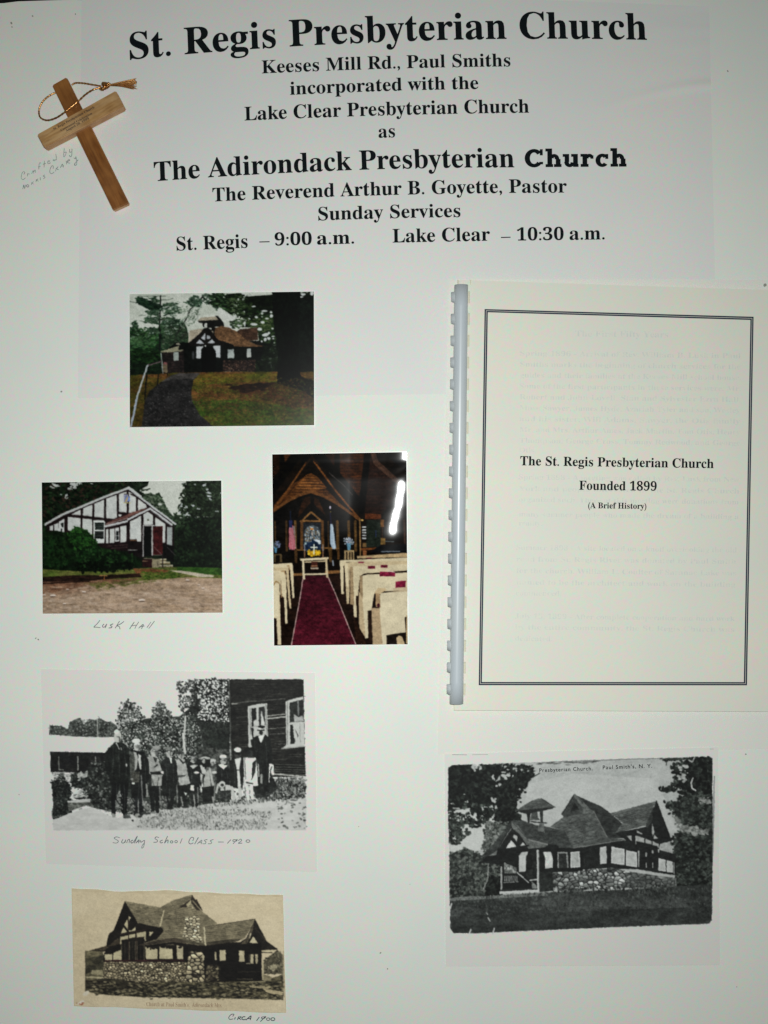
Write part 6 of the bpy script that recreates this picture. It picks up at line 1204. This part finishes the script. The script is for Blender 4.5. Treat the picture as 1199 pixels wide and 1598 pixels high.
pc = card('picture_postcard', 'tan sepia picture card of the church with a stone chimney, lowest on the board', 'postcard', q, 0, ('card_stock', mat('tan_card_stock', L3(218, 204, 172), .75, .3, (900, .3), [(L3(200, 182, 146), 180, .6)])), Z0, .0004,
          paint_postcard(), inset([(112, 1390), (442, 1399), (447, 1581), (115.5, 1570)], 1.2), M['print_matte'], n=(40, 2), edge=torn, tint=1.25)
letter('printed_line', serif("Church at Paul Smith's,  Adirondack Mts."), 228.5, 347, 6.2, [(228.5, 1570), (347, 1572)], M['sepia'], Z0 + .00056, pc, label="faint printed words Church at Paul Smith's, Adirondack Mts.")

# photocopy of the old view of the church
q = [(694, 1176), (1121, 1166), (1124, 1506), (696, 1508)]
iq = [(697, 1193), (1118, 1178), (1119, 1460), (698, 1461)]
och = card('photocopy', 'black and white photocopy of the old church with bell tower below the booklet', 'photocopy', q, 0, ('copy_paper', M['copy']), Z0 + .0004, .00016, paint_old_church(), iq, M['print_matte'], tint=1.14, res=1.3)
zz = Z0 + .0004 + .00016 + .0001
VFa = glyphs("Presbyterian Church.", .012, 1.18); VFb = glyphs("Paul Smith's, N. Y.", .012, 1.18)
letter('printed_line', None, 842, 925, 5.6, [(842, 1205), (925, 1202)], M['ink'], zz, och, VF=VFa, label='printed words Presbyterian Church')
letter('printed_line', None, 941, 1018, 5.6, [(941, 1200.5), (1018, 1198)], M['ink'], zz, och, VF=VFb, label="printed words Paul Smith's, N. Y.")
# faint edge marks left by the copier
for x0, y0, x1, y1, w in ((706, 1175.9, 729, 1176.2, .8), (737, 1175.9, 762, 1175.6, .6), (1108, 1167, 1114, 1167, .6)):
    mesh_obj('copier_mark', [W(x0, y0 + 2.2, zz), W(x1, y1 + 2.2, zz), W(x1, y1 + 2.2 - w, zz), W(x0, y0 + 2.2 - w, zz)], [(0, 1, 2, 3)], M['fold'], och)

# ------------------------------------------------------------------
# comb bound booklet
# ------------------------------------------------------------------
bk = empty('comb_bound_booklet', 'cream covered history booklet with a grey plastic comb spine on its left', 'booklet')
ZC = Z0 + .0036                     # top of the cover


def bx(px): return 5.5 * px         # helper unit: the comb pitch is 33.6
PT, NT = 34.0, 19


def spx(y): return 720.0 - (y - 446) * (7.4 / 652.)       # spine axis leans a little


def cover_left(y): return spx(y) - 3.5


def top_y(x): return 436.8 + (x - 716) * .0325 if x > 716 else 436.8


# cover with a row of punched slots
def cover():
    xs_ = lambda y: [cover_left(y), spx(y) + 11.0, spx(y) + 13.6, spx(y) + 40, 1228]
    ys = [437.0]
    holes = []
    for i in range(NT):
        y = 455 + i * PT; ys += [y, y + 18]; holes.append(len(ys) - 2)
    ys.append(1110.0)
    V, F = [], []; vi = {}
    xlast = 1228
    for z in (ZC, ZC - .0003):
        for j, y in enumerate(ys):
            for i, x in enumerate(xs_(y)):
                yy = y
                if j == 0: yy = top_y(x)
                if j == len(ys) - 1: yy = 1108.5 + (x - 716) * .004
                xx = x - (y - 437) * .0095 if i == 4 else x
                vi[(z, j, i)] = len(V); V.append(W(xx, yy, z))
    nj = len(ys)
    for z, fl_ in ((ZC, 0), (ZC - .0003, 1)):
        for j in range(nj - 1):
            for i in range(4):
                if i == 1 and j in holes: continue
                f = [vi[(z, j, i)], vi[(z, j + 1, i)], vi[(z, j + 1, i + 1)], vi[(z, j, i + 1)]]
                F.append(tuple(f[::-1]) if fl_ else tuple(f))
    def wall(a, b): F.append((vi[(ZC,) + a], vi[(ZC - .0003,) + a], vi[(ZC - .0003,) + b], vi[(ZC,) + b]))
    for i in range(4): wall((0, i), (0, i + 1)); wall((nj - 1, i + 1), (nj - 1, i))
    for j in range(nj - 1): wall((j + 1, 0), (j, 0)); wall((j, 4), (j + 1, 4))
    for j in holes: wall((j, 2), (j, 1)); wall((j + 1, 1), (j + 1, 2)); wall((j, 1), (j + 1, 1)); wall((j + 1, 2), (j, 2))
    return V, F


V, F = cover(); cov = mesh_obj('front_cover', V, F, M['cream'], bk)
# page block, split at the binding slots
def slab_box(x0t, x1t, x0b, x1b, yt, yb, z0, z1, name, m, parent):
    c = [(x0t, yt), (x1t, yt + (x1t - x0t) * .0325 if x1t > 800 else yt), (x1b, yb), (x0b, yb)]
    V = [W(x, y, z1) for x, y in c] + [W(x, y, z0) for x, y in c]
    return mesh_obj(name, V, [(3, 2, 1, 0), (4, 5, 6, 7), (0, 1, 5, 4), (1, 2, 6, 5), (2, 3, 7, 6), (3, 0, 4, 7)], m, parent)


slab_box(spx(440) + 14.4, 1226, spx(1106) + 14.4, 1219, 438.2, 1107.5, Z0 + .0007, ZC - .00034, 'page_block', M['pages'], bk)
slab_box(spx(440) - 3, spx(440) + 9, spx(1106) - 3, spx(1106) + 9, 439.5, 1106.5, Z0 + .0007, ZC - .00034, 'page_block', M['pages'], bk)
slab_box(spx(440) - 4.2, 1229, spx(1106) - 4.2, 1221, 438.0, 1109, Z0 + .00034, Z0 + .00064, 'back_cover', M['pages'], bk)
# little torn tabs at the head of the spine
for x, w in ((714.2, 2.0), (733.5, 2.4)):
    V = [W(x, 436.5, ZC + .0003), W(x + w, 437, ZC + .0003), W(x + w * .6, 444.5, ZC + .0003), W(x + .2, 443, ZC + .0003)]; V += [(a, b, c - .0002) for a, b, c in V]
    mesh_obj('paper_tab', V, [(3, 2, 1, 0), (4, 5, 6, 7), (0, 1, 5, 4), (1, 2, 6, 5), (2, 3, 7, 6), (3, 0, 4, 7)], M['pages'], bk)

# double frame line on the cover
OUT = [(756.5, 482.3), (1176.3, 494.3), (1166, 1069.5), (747.3, 1069.3)]
def frame(a, b, name):
    o = [OUT[0], OUT[1], OUT[2], OUT[3]]
    def ins(d): return [(o[0][0] + d, o[0][1] + d), (o[1][0] - d, o[1][1] + d), (o[2][0] - d, o[2][1] - d), (o[3][0] + d, o[3][1] - d)]
    P = ins(a) + ins(b); mesh_obj(name, [W(x, y, ZC + .00005) for x, y in P], [(0, 4, 5, 1), (1, 5, 6, 2), (2, 6, 7, 3), (3, 7, 4, 0)], M['soft_ink'], cov)
frame(0, 2.2, 'frame_line'); frame(2.8, 5.0, 'frame_line')
CZ = ZC + .00006
for t, a, b, cap, base in (("The St. Regis Presbyterian Church", 812, 1114, 13.8, [(812, 726), (1114, 730.5)]), ("Founded 1899", 904, 1025, 13.6, [(904, 764.2), (1025, 765.8)]), ("(A Brief History)", 918, 1009, 8.8, [(918, 793), (1009, 794.2)])):
    letter('printed_line', serif(t), a, b, cap, base, M['ink'], CZ, cov, fat=.006, label='printed words ' + t)
# text of the next page showing faintly through the cover
GH = [("The First Fifty Years", 898, 1043, 525, 9),
      ("Spring 1896 - Arrival of Rev. William B. Lusk in Paul", 812, 1156, 555, 7.5), ("Smiths marks the beginning of church services for the", 812, 1156, 572, 7.5), ("guides and their families at the Keeses Mill school house.", 812, 1156, 589, 7.5), ("Some of the first participants in these services were: Mr.", 811, 1156, 606, 7.5),
      ("Robert and John Lovell, Stan and Sylvester Ezra Hall,", 811, 1156, 623, 7.5), ("Mose Sawyer, James Hyde, Azariah Tyler and son, Wesley", 811, 1155, 640, 7.5), ("and his sister; Will Adams, Sawyer, the Otis family", 811, 1155, 657, 7.5), ("Mr. and Mrs. Arthur Ames, Jack Martin, Tom Otis, Henry", 811, 1155, 674, 7.5), ("Thompson, George Cross, Tommy Redwood, and George", 811, 1155, 691, 7.5), ("Otis.", 811, 836, 706, 7.5),
      ("Spring 1898 - A meeting was called by Rev. Lusk from New", 810, 1154, 748, 7.5), ("York and people interested in the St. Regis Church", 810, 1154, 766, 7.5), ("organized such. There at this meeting were donations from", 810, 1153, 783, 7.5), ("many summer people who made the dream of a building a", 810, 1153, 806, 7.5), ("reality.", 810, 846, 820, 7.5),
      ("Summer 1898 - A site located on a knoll overlooking the old", 806, 1150, 858, 7.5), ("road from St. Regis River was donated by Paul Smith", 806, 1149, 876, 7.5), ("for the church. William L. Coulter of Saranac Lake was", 806, 1149, 894, 7.5), ("named to be the architect and work on the building", 806, 1148, 912, 7.5), ("commenced.", 805, 876, 929, 7.5),
      ("July 15, 1899 - After complete cooperation and hard work", 804, 1147, 965, 7.5), ("by the entire community, the St. Regis Church was", 804, 1146, 982, 7.5), ("dedicated.", 804, 862, 1000, 7.5)]
for t, a, b, y, cap in GH:
    letter('show_through_line', serif(t), a, b, cap, [(a, y), (b, y + (b - a) * .012)], M['ghost'], CZ - .00001, cov)

# comb spine: an open tube that leans with the book, and its nineteen fingers
SR, RR = 10.6 * S, 12.4 * S          # radii of the spine shell and of the fingers
AZ = Z0 + .0046                      # height of its axis


def tube(y0, y1, r, a0, a1, th, n, x_off=0.0, m=None, name='', parent=None, squash=1.0, rows=2, local=False):
    V, F = [], []
    for j in range(rows):
        y = y0 + (y1 - y0) * j / (rows - 1); ax = spx(y) + x_off
        c = W(ax, y, AZ)
        if local: c = (c[0] - W(spx(y0), y0, AZ)[0], c[1] - W(spx(y0), y0, AZ)[1], AZ)
        for rr in (r, r - th):
            for i in range(n + 1):
                a = math.radians(a0 + (a1 - a0) * i / n); V.append((c[0] + rr * math.cos(a), c[1], c[2] + rr * math.sin(a) * squash))
    w = (n + 1) * 2
    for j in range(rows - 1):
        for i in range(n):
            a = j * w + i; F.append((a, a + 1, a + w + 1, a + w)); b = a + n + 1; F.append((b, b + w, b + w + 1, b + 1))
        F.append((j * w, j * w + w, j * w + w + n + 1, j * w + n + 1)); a = j * w + n; F.append((a, a + n + 1, a + w + n + 1, a + w))
    for i in range(n): F.append((i, i + n + 1, i + n + 2, i + 1)); a = (rows - 1) * w + i; F.append((a, a + 1, a + n + 2, a + n + 1))
    return mesh_obj(name, V, F, m, parent, smooth=True)


spn = tube(445, 1098, SR, -12, 192, .0005, 30, m=M['spine'], name='comb_spine', parent=bk, squash=.92, rows=20)
fx = None
for i in range(NT):
    y = 456.2 + i * PT * (1098 - 446) / 652.
    if fx is None:
        V, F = [], []; n = 26; hw = 8.2 * S
        for yy, k_ in ((hw, 0), (-hw, 1)):
            for rr in (1.0, .9):
                for j in range(n + 1):
                    a = math.radians(-60 + 300 * j / n); left = max(0, -math.cos(a))
                    V.append((rr * 12.2 * S * math.cos(a) - 1.4 * S - 1.2 * S * left ** 2, yy * (1 - .28 * left ** 3 * (k_ == 1)), rr * 5.6 * S * math.sin(a) - .0002))
        w = (n + 1) * 2
        for j in range(n):
            F.append((j, j + 1, w + j + 1, w + j)); b = j + n + 1; F.append((b, w + b, w + b + 1, b + 1)); F.append((j, j + n + 1, j + n + 2, j + 1)); F.append((w + j, w + j + 1, w + j + n + 2, w + j + n + 1))
        fx = mesh_obj('comb_finger', V, F, M['spine'], spn, smooth=True); o = fx
    else: o = clone(fx)
    c = W(spx(y + 8) - .6, y + 8, AZ); o.location = (c[0], c[1], AZ)

# ------------------------------------------------------------------
# wooden cross with its gold cord
# ------------------------------------------------------------------
cr = empty('wooden_cross', 'small wooden cross with gold cord glued beside the heading, dark post and lighter crossbar', 'cross')
HP, HB = .0052, .0085           # heights of the post and crossbar tops above the board


def plank(name, q, z0, z1, m, parent, bev=.0006):
    """a plank whose top face has outline q as seen from above; sides drop straight down"""
    top = [W(x, y, z1) for x, y in q]
    bm = bmesh.new(); a = [bm.verts.new(v) for v in top]; b = [bm.verts.new((v[0], v[1], z0)) for v in top]
    bm.faces.new(a[::-1]); bm.faces.new(b)
    for i in range(4): j = (i + 1) % 4; bm.faces.new((a[i], a[j], b[j], b[i]))
    bmesh.ops.recalc_face_normals(bm, faces=bm.faces); bmesh.ops.bevel(bm, geom=[e for e in bm.edges], offset=bev, segments=2, affect='EDGES')
    me = bpy.data.meshes.new(name); bm.to_mesh(me); bm.free(); me.materials.append(m); me.materials.append(M['wood_lit_side'])
    for p in me.polygons: p.material_index = 0 if p.normal.z > .9 else 1  # sides and bevels take the paler colour with the flash light painted in
    o = bpy.data.objects.new(name, me); COL.objects.link(o); o.parent = parent
    return o


# zoomed view of the cross: 4.996 per unit from (20, 90)
C = lambda x, y: (20 + x / 4.996, 90 + y / 4.996)
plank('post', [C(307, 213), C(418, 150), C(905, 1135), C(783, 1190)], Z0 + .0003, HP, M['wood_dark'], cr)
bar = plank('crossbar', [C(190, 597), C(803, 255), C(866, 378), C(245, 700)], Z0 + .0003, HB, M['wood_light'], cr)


def on_bar(t, x0, y0, x1, y1, cap, label):
    """burnt lettering along the slanted crossbar"""
    V, F = glyphs(serif(t), .004); a = np.array(C(x0, y0)); b = np.array(C(x1, y1)); d = b - a; L = np.hypot(*d); ux = d / L; up = np.array([ux[1], -ux[0]])
    lo, hi = V[:, 0].min(), V[:, 0].max(); s_ = (V[:, 0] - lo) / (hi - lo) * L; h = V[:, 1] / .66 * cap
    P = [W(a[0] + ux[0] * s + up[0] * k, a[1] + ux[1] * s + up[1] * k, HB + .00008) for s, k in zip(s_, h)]
    o = mesh_obj('inscription', P, F, M['burn'], bar); o['label'] = label


on_bar("St. Regis Presbyterian Church", 322, 566, 640, 392, 3.5, 'burnt words St. Regis Presbyterian Church')
on_bar("Centennial Celebration", 378, 574, 622, 440, 3.3, 'burnt words Centennial Celebration')
on_bar("August 28, 1999", 418, 578, 596, 478, 3.3, 'burnt words August 28, 1999')


def rope(name, pts, r, m, parent, twist=True, n=10, rz=None):
    """a twisted two-strand cord through 3D points"""
    P = [Vector(p) for p in pts]; Q = []
    E_ = [P[0]] + P + [P[-1]]
    for i in range(1, len(E_) - 2):
        a, b, c, d = E_[i - 1:i + 3]
        for j in range(9):
            t = j / 9; Q.append(.5 * ((2 * b) + (c - a) * t + (2 * a - 5 * b + 4 * c - d) * t * t + (3 * b - a - 3 * c + d) * t ** 3))
    Q.append(P[-1]); V, F = [], []
    for k, q_ in enumerate(Q):
        t = (Q[min(k + 1, len(Q) - 1)] - Q[max(k - 1, 0)]).normalized(); u = t.cross(Vector((0, 0, 1)))
        u = u.normalized() if u.length > 1e-6 else Vector((1, 0, 0)); w = t.cross(u)
        for i in range(n):
            a = 2 * math.pi * i / n; rr = r * (1 + (.24 * math.cos(2 * (a + k * .9)) if twist else 0)); V.append(tuple(q_ + u * math.cos(a) * rr + w * math.sin(a) * rr))
    for k in range(len(Q) - 1):
        for i in range(n): a = k * n + i; b = k * n + (i + 1) % n; F.append((a, b, b + n, a + n))
    F.append(tuple(range(n))[::-1]); F.append(tuple((len(Q) - 1) * n + i for i in range(n)))
    return mesh_obj(name, V, F, m, parent, smooth=True)


def Wc(x, y, z): return W(*C(x, y), z)
cord = rope('cord', [Wc(335, 272, .0030), Wc(300, 288, .0034), Wc(255, 320, .0030), Wc(220, 365, .0022), Wc(205, 420, .0016), Wc(218, 468, .0018), Wc(270, 488, .0028), Wc(340, 468, .0045), Wc(405, 425, .0064),
             Wc(450, 390, .0068), Wc(510, 340, .0066), Wc(570, 285, .0055), Wc(630, 248, .0040), Wc(690, 232, .0032)], .00052, M['gold'], cr)
rope('cord', [Wc(462, 212, .0030), Wc(490, 197, .0034), Wc(545, 198, .0034), Wc(610, 208, .0032), Wc(690, 222, .0030)], .00050, M['gold'], cr)
for pts, r in (([Wc(682, 236, .0022), Wc(700, 246, .0036), Wc(716, 228, .0044), Wc(704, 204, .0036)], .0010), ([Wc(700, 202, .0030), Wc(730, 204, .0046), Wc(744, 222, .0044), Wc(716, 238, .0030)], .0010), ([Wc(720, 230, .0036), Wc(745, 200, .0040), Wc(762, 212, .0030)], .0007)):
    rope('knot', pts, r, M['gold'], cord)
for i in range(22):
    t = i / 21; y1 = 165 + 78 * t; z = .0016 + .0018 * random.random()
    rope('tassel_strand', [Wc(752, 210 + 8 * t, .0034), Wc(840, 208 + (y1 - 208) * .45, z + .0006), Wc(955 + random.uniform(-12, 16), y1 + random.uniform(-4, 4), z)], .00021, M['gold'], cord, twist=False, n=5)
